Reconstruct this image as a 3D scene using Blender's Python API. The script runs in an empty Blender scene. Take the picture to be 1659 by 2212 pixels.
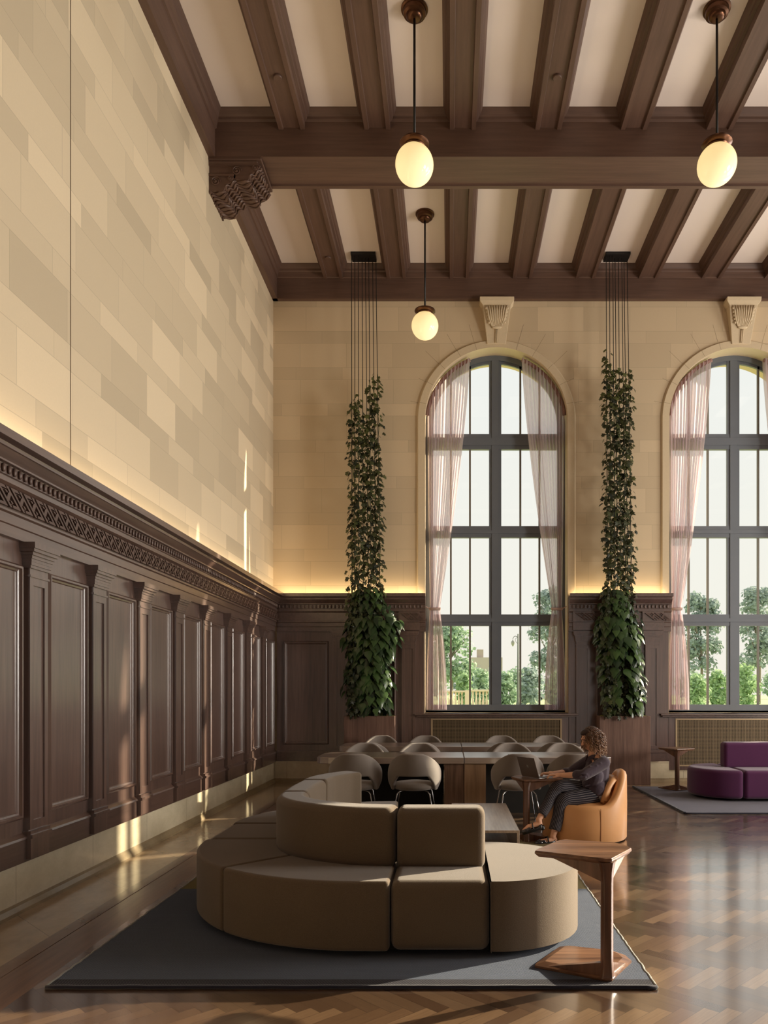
import bpy, bmesh, math, random
import numpy as np
from mathutils import Vector, Matrix
random.seed(7); rng = np.random.default_rng(7)
C = bpy.context.scene
COL = C.collection
PI = math.pi
sin, cos, rad = math.sin, math.cos, math.radians

# ------------------------------------------------------------------ camera, exposure, world, lights
HC = 1.5; F = 1650.0
cd = bpy.data.cameras.new('camera'); cam = bpy.data.objects.new('camera', cd); COL.objects.link(cam)
cam.location = (0, 0, HC); cam.rotation_euler = (rad(90), 0, 0)
cd.sensor_fit = 'HORIZONTAL'; cd.sensor_width = 36.0; cd.lens = 36.0 * F / 1659.0
cd.shift_x = -141.5 / 1659.0; cd.shift_y = 391.0 / 1659.0
cd.clip_end = 800
C.camera = cam
C.view_settings.view_transform = 'Standard'; C.view_settings.look = 'None'
C.view_settings.exposure = 0.0; C.view_settings.gamma = 1.0
C.view_settings.use_curve_mapping = False

SKY = 1.10
w = bpy.data.worlds.new('world'); C.world = w; w.use_nodes = True
nt = w.node_tree; nt.nodes.clear()
wo = nt.nodes.new('ShaderNodeOutputWorld'); bg = nt.nodes.new('ShaderNodeBackground')
tcw = nt.nodes.new('ShaderNodeTexCoord'); sepw = nt.nodes.new('ShaderNodeSeparateXYZ')
rw = nt.nodes.new('ShaderNodeValToRGB')
rw.color_ramp.elements[0].position = 0.0; rw.color_ramp.elements[0].color = (0.92, 0.86, 0.76, 1)
rw.color_ramp.elements[1].position = 0.5; rw.color_ramp.elements[1].color = (0.84, 0.87, 0.86, 1)
e = rw.color_ramp.elements.new(0.12); e.color = (0.90, 0.88, 0.80, 1)
nt.links.new(tcw.outputs['Generated'], sepw.inputs[0]); nt.links.new(sepw.outputs['Z'], rw.inputs[0])
nt.links.new(rw.outputs[0], bg.inputs[0]); bg.inputs[1].default_value = SKY
nt.links.new(bg.outputs[0], wo.inputs[0])

def sun(name, d, energy, color, angle):
    l = bpy.data.lights.new(name, 'SUN'); l.energy = energy; l.color = color; l.angle = rad(angle)
    o = bpy.data.objects.new(name, l); COL.objects.link(o); o.location = (20, 30, 12)
    o.rotation_euler = Vector(d).to_track_quat('-Z', 'Y').to_euler(); return o
def area(name, loc, d, sx, sy, power, color, spread=180):
    l = bpy.data.lights.new(name, 'AREA'); l.shape = 'RECTANGLE'; l.size = sx; l.size_y = sy
    l.energy = power; l.color = color; l.spread = rad(spread)
    o = bpy.data.objects.new(name, l); COL.objects.link(o); o.location = loc
    o.rotation_euler = Vector(d).to_track_quat('-Z', 'Y').to_euler(); return o
# low evening sun that comes in at a glancing angle through the arched windows
sun('sun', (-.8878, -.4604, -.336), 13.0, (1.0, .86, .63), 0.6)
# area lamps added in unseen right wall openings and third window, brightening the room
area('added_right_light', (10.85, 5.2, 2.7), (-1, 0.03, 0.06), 2.4, 2.8, 640, (1.0, .92, .82))
area('added_right_light_far', (10.85, 9.6, 3.9), (-1, 0, 0.0), 2.6, 4.8, 330, (1.0, .92, .82))
area('added_third_window_light', (9.0, 13.1, 4.2), (-.35, -1, -.15), 2.1, 5.4, 420, (.95, .97, 1.0))
# warm cove light hidden behind the top of the wainscot
def cove(name, x0, x1, y0, y1, power, color):
    o = area(name, ((x0 + x1) / 2, (y0 + y1) / 2, 3.135), (0, 0, 1), x1 - x0, y1 - y0, power, color); o.rotation_euler = (PI, 0, 0)
cove('cove_light_left', -2.945, -2.90, -2.0, 12.7, 46, (1.0, .76, .45))
cove('cove_light_back', -2.85, -.45, 12.74, 12.80, 9, (1.0, .74, .42))
cove('cove_light_pier', 2.05, 3.63, 12.74, 12.80, 6, (1.0, .74, .42))

# ------------------------------------------------------------------ mesh helpers
class MB:
    """collects geometry; build() links it as ONE mesh object"""
    def __init__(s): s.v = []; s.f = []; s.a = []
    def add(s, vs, fs, at=None):
        n = len(s.v); s.v += [tuple(p) for p in vs]; s.f += [tuple(i + n for i in f) for f in fs]
        s.a += list(at) if at is not None else [0.0] * len(vs)
    def box(s, x0, x1, y0, y1, z0, z1, M=None):
        vs = [(x, y, z) for x in (x0, x1) for y in (y0, y1) for z in (z0, z1)]
        if M is not None: vs = [M @ Vector(p) for p in vs]
        s.add(vs, [(0, 1, 3, 2), (4, 6, 7, 5), (0, 4, 5, 1), (2, 3, 7, 6), (0, 2, 6, 4), (1, 5, 7, 3)])
    def prism(s, poly, z0, z1, M=None, z1s=None):
        n = len(poly)
        vs = [(p[0], p[1], z0) for p in poly] + [(p[0], p[1], z1 if z1s is None else z1s[i]) for i, p in enumerate(poly)]
        if M is not None: vs = [M @ Vector(p) for p in vs]
        s.add(vs, [tuple(range(n))[::-1], tuple(range(n, 2 * n))] + [(i, (i + 1) % n, n + (i + 1) % n, n + i) for i in range(n)])
    def extr(s, prof, axis, t0, t1, mir=None, caps=True):
        """profile in the plane across 'axis' : axis 'y' -> (x,z), axis 'x' -> (y,z)"""
        n = len(prof); vs = []
        for t in (t0, t1):
            for a, b in prof: vs.append((a, t, b) if axis == 'y' else (t, a, b))
        fs = [(i, (i + 1) % n, n + (i + 1) % n, n + i) for i in range(n)]
        if caps: fs += [tuple(range(n))[::-1], tuple(range(n, 2 * n))]
        s.add(vs, fs)
    def tube(s, pts, r, seg=8, caps=True, flat=1.0, at=None):
        pts = [Vector(p) for p in pts]; n = len(pts)
        rs = r if isinstance(r, (list, tuple)) else [r] * n
        t0 = (pts[1] - pts[0]).normalized()
        up = Vector((0, 0, 1)) if abs(t0.z) < .9 else Vector((0, 1, 0))
        a = t0.cross(up).normalized(); vs = []; ats = []
        for i in range(n):
            t = (pts[min(i + 1, n - 1)] - pts[max(i - 1, 0)]).normalized()
            a = (a - t * a.dot(t)).normalized(); b = t.cross(a)
            rr = rs[i]; ra, rb = rr if isinstance(rr, (list, tuple)) else (rr, rr * flat)
            for k in range(seg):
                an = 2 * PI * k / seg
                vs.append(pts[i] + a * cos(an) * ra + b * sin(an) * rb); ats.append(an)
        fs = [(i * seg + k, i * seg + (k + 1) % seg, (i + 1) * seg + (k + 1) % seg, (i + 1) * seg + k) for i in range(n - 1) for k in range(seg)]
        if caps: fs += [tuple(range(seg))[::-1], tuple(range((n - 1) * seg, n * seg))]
        s.add(vs, fs, ats)
    def lathe(s, prof, c=(0, 0, 0), seg=32, sx=1, sy=1):
        n = len(prof); vs = []
        for r, z in prof:
            for k in range(seg):
                an = 2 * PI * k / seg; vs.append((c[0] + r * cos(an) * sx, c[1] + r * sin(an) * sy, c[2] + z))
        fs = [(i * seg + k, i * seg + (k + 1) % seg, (i + 1) * seg + (k + 1) % seg, (i + 1) * seg + k) for i in range(n - 1) for k in range(seg)]
        if prof[0][0] > 1e-5: fs.append(tuple(range(seg))[::-1])
        if prof[-1][0] > 1e-5: fs.append(tuple(range((n - 1) * seg, n * seg)))
        s.add(vs, fs)
    def ball(s, c, r, M=None, seg=20, rings=12):
        r = r if isinstance(r, (list, tuple)) else (r, r, r); vs = []
        for i in range(rings + 1):
            th = PI * i / rings
            for k in range(seg):
                an = 2 * PI * k / seg
                p = Vector((r[0] * sin(th) * cos(an), r[1] * sin(th) * sin(an), r[2] * cos(th)))
                if M is not None: p = M @ p
                vs.append(Vector(c) + p)
        s.add(vs, [(i * seg + k, (i + 1) * seg + k, (i + 1) * seg + (k + 1) % seg, i * seg + (k + 1) % seg) for i in range(rings) for k in range(seg)])
    def cap(s, p, q, r0, r1, seg=14):
        """closed tapered capsule (for remeshed bodies)"""
        p, q = Vector(p), Vector(q); d = (q - p).normalized()
        pts = []; rs = []
        for k in range(5):
            a = PI / 2 * k / 4; pts.append(p - d * r0 * cos(a)); rs.append(max(r0 * sin(a), .0006))
        for k in range(5):
            a = PI / 2 * k / 4; pts.append(q + d * r1 * sin(a)); rs.append(max(r1 * cos(a), .0006))
        s.tube(pts, rs, seg)
    def build(s, name, m, parent=None, smooth=False, attr=None, bevel=0, bseg=2, sub=0, weld=False, angle=35):
        me = bpy.data.meshes.new(name); me.from_pydata(s.v, [], s.f)
        if attr:
            at = me.attributes.new(attr, 'FLOAT', 'POINT'); at.data.foreach_set('value', s.a)
        if weld:
            bm = bmesh.new(); bm.from_mesh(me); bmesh.ops.remove_doubles(bm, verts=bm.verts, dist=1e-4)
            bmesh.ops.recalc_face_normals(bm, faces=bm.faces); bm.to_mesh(me); bm.free()
        o = bpy.data.objects.new(name, me); COL.objects.link(o)
        if m is not None: me.materials.append(m)
        if parent is not None: o.parent = parent
        if bevel:
            b = o.modifiers.new('bevel', 'BEVEL'); b.width = bevel; b.segments = bseg; b.limit_method = 'ANGLE'; b.angle_limit = rad(angle)
        if sub:
            b = o.modifiers.new('sub', 'SUBSURF'); b.levels = sub; b.render_levels = sub
        if smooth:
            me.polygons.foreach_set('use_smooth', [True] * len(me.polygons))
            if smooth == 'auto':
                try:
                    bm = bmesh.new(); bm.from_mesh(me)
                    for ed in bm.edges:
                        if len(ed.link_faces) == 2 and ed.calc_face_angle(0) > rad(40): ed.smooth = False
                    bm.to_mesh(me); bm.free()
                except Exception: pass
        return o

def tag(o, label=None, cat=None, group=None, kind=None):
    if label: o['label'] = label
    if cat: o['category'] = cat
    if group: o['group'] = group
    if kind: o['kind'] = kind
    return o
def empty(name, loc=(0, 0, 0), rz=0):
    o = bpy.data.objects.new(name, None); COL.objects.link(o); o.location = loc; o.rotation_euler = (0, 0, rz)
    o.empty_display_size = .1; return o
def struct(name, label=None):
    o = empty(name); o['kind'] = 'structure'
    if label: o['label'] = label
    return o
KIDS = {}
def copy_tree(o, loc=None, rz=None, parent=None):
    c = o.copy(); COL.objects.link(c)
    if parent is not None: c.parent = parent
    for ch in [k for k in bpy.data.objects if k.parent == o]: copy_tree(ch, parent=c)
    if loc is not None: c.location = loc
    if rz is not None: c.rotation_euler = (0, 0, rz)
    return c
def cr(pts, n=8):
    """Catmull-Rom through points (tuples of any length)"""
    P = [np.array(p, float) for p in pts]; P = [2 * P[0] - P[1]] + P + [2 * P[-1] - P[-2]]; out = []
    for i in range(1, len(P) - 2):
        for k in range(n):
            t = k / n; a, b, c_, d = P[i - 1], P[i], P[i + 1], P[i + 2]
            out.append(.5 * ((2 * b) + (c_ - a) * t + (2 * a - 5 * b + 4 * c_ - d) * t * t + (3 * b - a - 3 * c_ + d) * t ** 3))
    out.append(P[-2]); return [tuple(p) for p in out]

# ------------------------------------------------------------------ materials
class NT:
    def __init__(s, name):
        s.m = bpy.data.materials.new(name); s.m.use_nodes = True; s.t = s.m.node_tree
        s.b = s.t.nodes['Principled BSDF']; s.out = s.t.nodes['Material Output']
    def n(s, typ, **kw):
        nd = s.t.nodes.new(typ)
        for k, v in kw.items(): setattr(nd, k, v)
        return nd
    def l(s, a, b): s.t.links.new(a, b)
    def val(s, sock, v):
        if isinstance(v, (int, float)): sock.default_value = v
        elif isinstance(v, (tuple, list)): sock.default_value = v
        else: s.l(v, sock)
    def math(s, op, a, b=0.0, c=0.0):
        nd = s.n('ShaderNodeMath', operation=op); s.val(nd.inputs[0], a); s.val(nd.inputs[1], b)
        if len(nd.inputs) > 2: s.val(nd.inputs[2], c)
        return nd.outputs[0]
    def mix(s, f, a, b, blend='MIX'):
        nd = s.n('ShaderNodeMix', data_type='RGBA', blend_type=blend)
        s.val(nd.inputs[0], f); s.val(nd.inputs[6], a if not isinstance(a, tuple) else (*a[:3], 1)); s.val(nd.inputs[7], b if not isinstance(b, tuple) else (*b[:3], 1))
        return nd.outputs[2]
    def mixf(s, f, a, b):
        nd = s.n('ShaderNodeMix', data_type='FLOAT'); s.val(nd.inputs[0], f); s.val(nd.inputs[2], a); s.val(nd.inputs[3], b); return nd.outputs[0]
    def obj(s): return s.n('ShaderNodeTexCoord').outputs['Object']
    def pos(s): return s.n('ShaderNodeNewGeometry').outputs['Position']
    def mapping(s, vec, sc=(1, 1, 1), rot=(0, 0, 0), loc=(0, 0, 0)):
        nd = s.n('ShaderNodeMapping'); s.l(vec, nd.inputs[0]); nd.inputs[1].default_value = loc; nd.inputs[2].default_value = rot; nd.inputs[3].default_value = sc; return nd.outputs[0]
    def noise(s, vec, scale, detail=3, rough=.5):
        nd = s.n('ShaderNodeTexNoise'); s.l(vec, nd.inputs['Vector']); nd.inputs['Scale'].default_value = scale
        nd.inputs['Detail'].default_value = detail; nd.inputs['Roughness'].default_value = rough; return nd.outputs['Fac']
    def ramp(s, f, stops):
        nd = s.n('ShaderNodeValToRGB'); s.l(f, nd.inputs[0]); el = nd.color_ramp.elements
        el[0].position = stops[0][0]; el[0].color = (*stops[0][1], 1); el[1].position = stops[-1][0]; el[1].color = (*stops[-1][1], 1)
        for p, c in stops[1:-1]: e = el.new(p); e.color = (*c, 1)
        return nd.outputs[0]
    def sep(s, vec):
        nd = s.n('ShaderNodeSeparateXYZ'); s.l(vec, nd.inputs[0]); return nd.outputs
    def comb(s, x, y, z=0.0):
        nd = s.n('ShaderNodeCombineXYZ'); s.val(nd.inputs[0], x); s.val(nd.inputs[1], y); s.val(nd.inputs[2], z); return nd.outputs[0]
    def wn(s, vec):
        nd = s.n('ShaderNodeTexWhiteNoise', noise_dimensions='3D'); s.l(vec, nd.inputs['Vector']); return nd.outputs
    def bump(s, h, st=.2, dist=.01):
        nd = s.n('ShaderNodeBump'); nd.inputs['Strength'].default_value = st; nd.inputs['Distance'].default_value = dist
        s.l(h, nd.inputs['Height']); s.l(nd.outputs[0], s.b.inputs['Normal'])
    def set(s, col=None, rough=None, metal=None, spec=None, ior=None, coat=None, coatr=None, sheen=None):
        B = s.b.inputs
        if col is not None: s.val(B['Base Color'], (*col[:3], 1) if isinstance(col, tuple) else col)
        if rough is not None: s.val(B['Roughness'], rough)
        if metal is not None: s.val(B['Metallic'], metal)
        if spec is not None: s.val(B['Specular IOR Level'], spec)
        if ior is not None: B['IOR'].default_value = ior
        if coat is not None: s.val(B['Coat Weight'], coat)
        if coatr is not None: B['Coat Roughness'].default_value = coatr
        if sheen is not None: B['Sheen Weight'].default_value = sheen
        return s.m

def lin(r, g, b):
    f = lambda c: (c / 255 / 12.92) if c / 255 <= .04045 else ((c / 255 + .055) / 1.055) ** 2.4
    return (f(r), f(g), f(b))
def plain(name, col, rough=.6, metal=0, spec=.5, nscale=0, var=.15, bump=0, coat=0, sheen=0):
    t = NT(name)
    if nscale:
        f = t.noise(t.obj(), nscale, 4)
        c = t.mix(f, tuple(x * (1 - var) for x in col), tuple(min(1, x * (1 + var)) for x in col))
        if bump: t.bump(f, bump, .004)
    else: c = col
    return t.set(c, rough, metal, spec, coat=coat, sheen=sheen)

def m_wood(name, dark, light, axis='z', scale=1.0, rough=.35, coat=0, grain=28, bump=.08, coatr=.26):
    t = NT(name); v = t.obj()
    sc = {'x': (.06, 1, 1), 'y': (1, .06, 1), 'z': (1, 1, .06)}[axis]
    a = t.mapping(v, tuple(k * scale for k in sc))
    f1 = t.noise(a, grain, 5, .6); f2 = t.noise(a, 5, 3, .5)
    f = t.math('ADD', t.math('MULTIPLY', f1, .6), t.math('MULTIPLY', f2, .4))
    c = t.ramp(f, [(.36, dark), (.62, light)])
    t.bump(f1, bump, .002)
    return t.set(c, rough, coat=coat, coatr=coatr)
WOOD_D = lin(84, 60, 52); WOOD_L = lin(110, 82, 71)
M_PANEL = m_wood('dark_oak', lin(74, 54, 46), lin(100, 75, 65), 'z', rough=.36, coat=1.0)
M_PANELX = m_wood('dark_oak_rails', lin(74, 54, 46), lin(98, 74, 64), 'y', rough=.36, coat=1.0)
M_CARVE = m_wood('carved_oak', lin(74, 54, 46), lin(98, 74, 64), 'y', rough=.5, coat=.15)
for _m in (M_PANEL, M_PANELX): _m.node_tree.nodes['Principled BSDF'].inputs['Coat IOR'].default_value = 2.0
M_BEAM = m_wood('beam_oak', lin(84, 62, 52), lin(100, 75, 63), 'y', rough=.5, bump=.03)
M_BEAMX = m_wood('beam_oak_cross', lin(84, 62, 52), lin(100, 75, 63), 'x', rough=.5, bump=.03)
M_PLANT = m_wood('planter_oak', lin(92, 68, 58), lin(126, 97, 84), 'z', 1.3, rough=.5)
M_TABLE = m_wood('table_oak', lin(88, 66, 52), lin(132, 102, 82), 'z', 1.4, rough=.4)
M_TABTOP = m_wood('table_top_oak', lin(90, 70, 57), lin(126, 102, 84), 'x', 1.2, rough=.2, coat=1.0, bump=.01, coatr=.28); M_TABTOP.node_tree.nodes['Principled BSDF'].inputs['Coat IOR'].default_value = 3.2
M_WALNUT = m_wood('walnut', lin(82, 54, 40), lin(142, 104, 78), 'x', 1.6, rough=.3, coat=.3, grain=18)
M_WALNUTZ = m_wood('walnut_upright', lin(72, 46, 34), lin(118, 82, 62), 'z', 1.6, rough=.32, coat=.3, grain=18)
M_COFFEE = m_wood('coffee_table_wood', lin(150, 128, 110), lin(192, 170, 148), 'y', 1.6, rough=.3, coat=1.0, bump=.02)  # wood colour raised to stand in for light reflected off the table

def m_stone(name, base, amp, seed=0.0, L=.78):
    """ashlar courses, tall and short in turn, every block its own tone"""
    t = NT(name); s = t.sep(t.pos())
    u = t.math('ADD', s[0], s[1]); z = t.math('ADD', s[2], .06 + seed)
    vv = t.math('DIVIDE', z, .612); cell = t.math('FLOOR', vv); fr = t.math('FRACT', vv)
    hi = t.math('GREATER_THAN', fr, .667)
    row = t.math('ADD', t.math('MULTIPLY', cell, 2.0), hi)
    off = t.wn(t.comb(row, 3.7 + seed))[0]
    uu = t.math('ADD', t.math('DIVIDE', u, L), off); ci = t.math('FLOOR', uu); fu = t.math('FRACT', uu)
    idn = t.wn(t.comb(ci, row, seed))
    # joints
    du = t.math('MULTIPLY', t.math('MINIMUM', fu, t.math('SUBTRACT', 1.0, fu)), L)
    lo = t.math('MULTIPLY', hi, .667); span_hi = t.math('SUBTRACT', 1.0, 0.0)
    top = t.mixf(hi, .667, 1.0)
    dz = t.math('MULTIPLY', t.math('MINIMUM', t.math('SUBTRACT', fr, lo), t.math('SUBTRACT', top, fr)), .612)
    d = t.math('MINIMUM', du, dz); joint = t.math('LESS_THAN', d, .0028)
    n1 = t.noise(t.pos(), 60, 4); n2 = t.noise(t.pos(), 3, 3)
    lo_c = tuple(c * (1 - amp) for c in base); hi_c = tuple(min(1, c * (1 + amp)) for c in base)
    q = t.ramp(idn[0], [(0, lo_c), (.45, tuple(c * .97 for c in base)), (1, hi_c)])
    c = t.mix(t.math('MULTIPLY', n1, .16), q, tuple(c * .75 for c in base))
    c = t.mix(t.math('MULTIPLY', joint, .45), c, tuple(x * .55 for x in base))
    t.bump(t.math('SUBTRACT', n1, t.math('MULTIPLY', joint, 2.0)), .12, .003)
    return t.set(c, .75, spec=.25)
M_STONE = m_stone('ashlar_stone', lin(214, 197, 169), .18)
M_STONEB = m_stone('ashlar_stone_back', lin(211, 191, 160), .085, .3)
M_STONEP = plain('dressed_stone', lin(212, 194, 164), .7, nscale=30, var=.06, bump=.08, spec=.25)
M_JOINT = plain('mortar_joint', lin(140, 120, 92), .8)
M_PLASTER = plain('ceiling_plaster', lin(232, 218, 208), .8, nscale=2, var=.02, spec=.2)

def m_marble(name, c0, c1, rough=.12, tile=0.0):
    t = NT(name); v = t.pos()
    f = t.noise(t.mapping(v, (1, .6, 1)), 3.5, 8, .65)
    c = t.ramp(f, [(.3, c0), (.7, c1)])
    f3 = t.noise(v, 90, 2); c = t.mix(t.math('MULTIPLY', f3, .2), c, tuple(x * .6 for x in c0))
    if tile:
        s = t.sep(v); u = t.math('ADD', s[0], s[1])
        fu = t.math('FRACT', t.math('DIVIDE', u, tile))
        j = t.math('LESS_THAN', t.math('MULTIPLY', t.math('MINIMUM', fu, t.math('SUBTRACT', 1.0, fu)), tile), .003)
        c = t.mix(t.math('MULTIPLY', j, .6), c, tuple(x * .35 for x in c0))
    return t.set(c, rough, coat=.3, coatr=.08)
M_BASE = m_marble('base_stone', lin(196, 184, 156), lin(226, 214, 186), .14, 1.12)
M_BORDER = m_marble('border_stone', lin(150, 126, 100), lin(186, 162, 132), .16, 1.12)
M_KERB = m_marble('kerb_stone', lin(112, 88, 74), lin(140, 112, 94), .2, 1.3)
M_COVE = m_marble('rough_stone', lin(120, 102, 72), lin(168, 148, 112), .5)

def m_parquet():
    t = NT('herringbone_parquet'); v = t.pos(); W = .078; N = 5.0
    r = t.mapping(v, (1 / W, 1 / W, 1), (0, 0, rad(45)), (500, 500, 0))
    s = t.sep(r); a, b = s[0], s[1]
    i = t.math('FLOOR', a); j = t.math('FLOOR', b); fa = t.math('FRACT', a); fb = t.math('FRACT', b)
    k = t.math('FLOORED_MODULO', t.math('SUBTRACT', i, j), 2 * N)
    hor = t.math('LESS_THAN', k, N - .5)
    # horizontal: start i-k, row j ; along = k+fa ; across = fb
    # vertical : col i, start j-(2N-1-k) ; along = (2N-1-k)+fb ; across = fa
    kk = t.math('SUBTRACT', 2 * N - 1, k)
    al = t.mixf(hor, t.math('ADD', kk, fb), t.math('ADD', k, fa))
    ac = t.mixf(hor, fa, fb)
    ix = t.mixf(hor, i, t.math('SUBTRACT', i, k)); iy = t.mixf(hor, t.math('SUBTRACT', j, kk), j)
    rn = t.wn(t.comb(ix, iy, hor))
    e1 = t.math('MINIMUM', ac, t.math('SUBTRACT', 1.0, ac)); e2 = t.math('MINIMUM', al, t.math('SUBTRACT', N, al))
    joint = t.math('LESS_THAN', t.math('MINIMUM', e1, e2), .018)
    g = t.noise(t.comb(t.math('ADD', t.math('MULTIPLY', al, .35), t.math('MULTIPLY', rn[0], 40.0)), t.math('MULTIPLY', ac, 5.0), t.math('MULTIPLY', rn[0], 17.0)), 1.6, 5, .6)
    base = t.ramp(rn[0], [(0, lin(94, 72, 53)), (.5, lin(120, 94, 69)), (1, lin(146, 118, 88))])
    c = t.mix(t.math('MULTIPLY', g, .75), base, lin(70, 46, 32))
    c = t.mix(t.math('MULTIPLY', hor, .62), c, lin(56, 39, 29))  # one plank direction darkened in colour, standing in for directional sheen
    c = t.mix(t.math('MULTIPLY', joint, .7), c, lin(40, 26, 18))
    ro = t.math('ADD', .26, t.math('MULTIPLY', rn[0], .10))
    t.bump(t.math('SUBTRACT', t.math('MULTIPLY', g, .5), joint), .06, .001)
    t.b.inputs['Coat IOR'].default_value = 3.0; return t.set(c, ro, coat=1.0, coatr=.13, ior=1.6)
M_PARQ = m_parquet()
M_PLANK = m_wood('parquet_border', lin(92, 66, 50), lin(128, 96, 74), 'y', 1.0, rough=.28, coat=.5)

def m_fabric(name, c0, c1, scale=260, rough=.9, bump=.4, sheen=.3):
    t = NT(name); v = t.obj(); f = t.noise(v, scale, 2, .8)
    f2 = t.noise(v, 4, 2)
    c = t.mix(t.math('ADD', t.math('MULTIPLY', f, .8), t.math('MULTIPLY', f2, .2)), c0, c1)
    t.bump(f, bump, .003); return t.set(c, rough, spec=.2, sheen=sheen)
M_SOFA = m_fabric('taupe_boucle', lin(74, 63, 50), lin(118, 102, 84), 230, .95, .5, .25)
M_PURP = m_fabric('purple_wool', lin(62, 26, 58), lin(94, 42, 86), 260, .9, .25, .3)
M_CHAIR = m_fabric('grey_tweed', lin(116, 108, 102), lin(154, 144, 136), 300, .9, .3)
M_LEATH = plain('tan_leather', lin(224, 166, 110), .42, nscale=6, var=.08, spec=.5, bump=.05)
M_SHIRT = m_fabric('charcoal_cotton', lin(62, 52, 62), lin(84, 72, 84), 120, .85, .2)

def m_rug(name, cols, bands):
    """bands across Y: list of (y_limit, colour index)"""
    t = NT(name); s = t.sep(t.pos())
    wv = t.math('SINE', t.math('MULTIPLY', s[1], 520.0)); wx = t.math('SINE', t.math('MULTIPLY', s[0], 420.0))
    f = t.noise(t.pos(), 160, 2, .7); fl = t.noise(t.mapping(t.pos(), (.3, 3, 1)), 12, 3)
    h = t.math('MULTIPLY', wv, wx)
    c = (*cols[0], 1); cur = None
    for lim, ci in bands:
        g = t.math('GREATER_THAN', s[1], lim)
        cur = t.mix(g, cur if cur is not None else cols[0], cols[ci])
    if cur is None: cur = t.mix(.0, cols[0], cols[0])
    cur = t.mix(t.math('MULTIPLY', fl, .5), cur, t.mix(1.0, cur, (.55, .55, .55), 'MULTIPLY'))
    cur = t.mix(t.math('MULTIPLY', t.math('ADD', t.math('MULTIPLY', h, .5), .5), .4), cur, t.mix(1.0, cur, (.4, .4, .4), 'MULTIPLY'))
    t.bump(t.math('ADD', h, f), .6, .004); return t.set(cur, .95, spec=.15, sheen=.15)
M_RUG = m_rug('woven_rug_main', [lin(18, 16, 38), lin(82, 94, 116), lin(132, 118, 66)], [(3.965, 1), (5.8, 2)])
M_RUG2 = m_rug('woven_rug_side', [lin(120, 118, 132), lin(120, 118, 132)], [])
M_RUGEDGE = m_fabric('rug_edge', lin(20, 20, 34), lin(44, 44, 60), 200)
M_RUGEDGEL = m_fabric('rug_edge_light', lin(120, 124, 124), lin(160, 160, 150), 200)

M_BRONZE = plain('bronze', lin(92, 62, 44), .3, metal=.85, nscale=8, var=.2)
M_BLACK = plain('black_metal', (.012, .011, .011), .45, metal=.3)
M_CABLE = plain('black_cable', (.02, .018, .016), .6)
M_CHROME = plain('chrome', (.42, .42, .44), .15, metal=1)
M_IRON = plain('window_iron', lin(104, 110, 118), .5, nscale=4, var=.06)  # iron grey lifted in colour to stand in for veiling glare
M_IRON2 = plain('window_iron_inner', lin(120, 116, 106), .5)
M_BRASSG = plain('grille_brass', lin(176, 154, 122), .45, metal=.35)
M_LATT = plain('lattice_brass', lin(132, 114, 88), .5, metal=.3)
M_DARK = plain('dark_void', (.012, .01, .008), .8)
M_SILV = plain('laptop_aluminium', lin(190, 184, 182), .35, metal=.7)
M_LAPB = plain('laptop_lid', lin(120, 106, 98), .4, metal=.6)
M_SCREEN = plain('laptop_screen', (.02, .02, .025), .15)
M_MOSS = plain('moss', lin(120, 120, 40), .9, nscale=60, var=.5)
M_SOIL = plain('soil', lin(34, 26, 18), .95, nscale=40, var=.4)
M_SKIN = plain('skin', lin(230, 176, 144), .5, nscale=12, var=.05, spec=.4)
M_LIPS = plain('lips', lin(150, 74, 66), .4)
M_EYE = plain('eye_dark', lin(40, 26, 20), .3)
M_SHOE = plain('black_patent', (.015, .015, .018), .2, coat=.6)
M_STEM = plain('vine_stem', lin(84, 92, 44), .7)
M_WHITE = plain('eye_white', lin(210, 200, 190), .3)

def m_globe():
    t = NT('opal_glass'); lw = t.n('ShaderNodeLayerWeight'); lw.inputs[0].default_value = .35
    t.set((.9, .8, .55), .12)
    s = t.sep(t.obj()); 
    c = t.ramp(t.math('ADD', t.math('MULTIPLY', s[2], 2.2), .5), [(0, (1.0, .80, .42)), (1, (1.0, .72, .30))])
    t.l(c, t.b.inputs['Emission Color']); t.b.inputs['Emission Strength'].default_value = .78
    return t.m
M_GLOBE = m_globe()
def m_glass():
    t = NT('window_glass'); tr = t.n('ShaderNodeBsdfTransparent'); gl = t.n('ShaderNodeBsdfGlossy'); gl.inputs['Roughness'].default_value = .02
    mx = t.n('ShaderNodeMixShader'); mx.inputs[0].default_value = .05
    tr.inputs[0].default_value = (.97, .98, .97, 1)
    t.l(tr.outputs[0], mx.inputs[1]); t.l(gl.outputs[0], mx.inputs[2]); t.l(mx.outputs[0], t.out.inputs[0]); return t.m
M_GLASS = m_glass()
def m_curtain():
    t = NT('sheer_curtain'); df = t.n('ShaderNodeBsdfDiffuse'); tl = t.n('ShaderNodeBsdfTranslucent'); tp = t.n('ShaderNodeBsdfTransparent')
    col = (*lin(228, 216, 222), 1); df.inputs[0].default_value = col; tl.inputs[0].default_value = col
    tp.inputs[0].default_value = (*lin(244, 236, 232), 1)
    m1 = t.n('ShaderNodeMixShader'); m1.inputs[0].default_value = .7; t.l(df.outputs[0], m1.inputs[1]); t.l(tl.outputs[0], m1.inputs[2])
    m2 = t.n('ShaderNodeMixShader'); m2.inputs[0].default_value = .34
    t.l(m1.outputs[0], m2.inputs[1]); t.l(tp.outputs[0], m2.inputs[2])
    t.l(m2.outputs[0], t.out.inputs[0]); return t.m
M_CURT = m_curtain()
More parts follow.
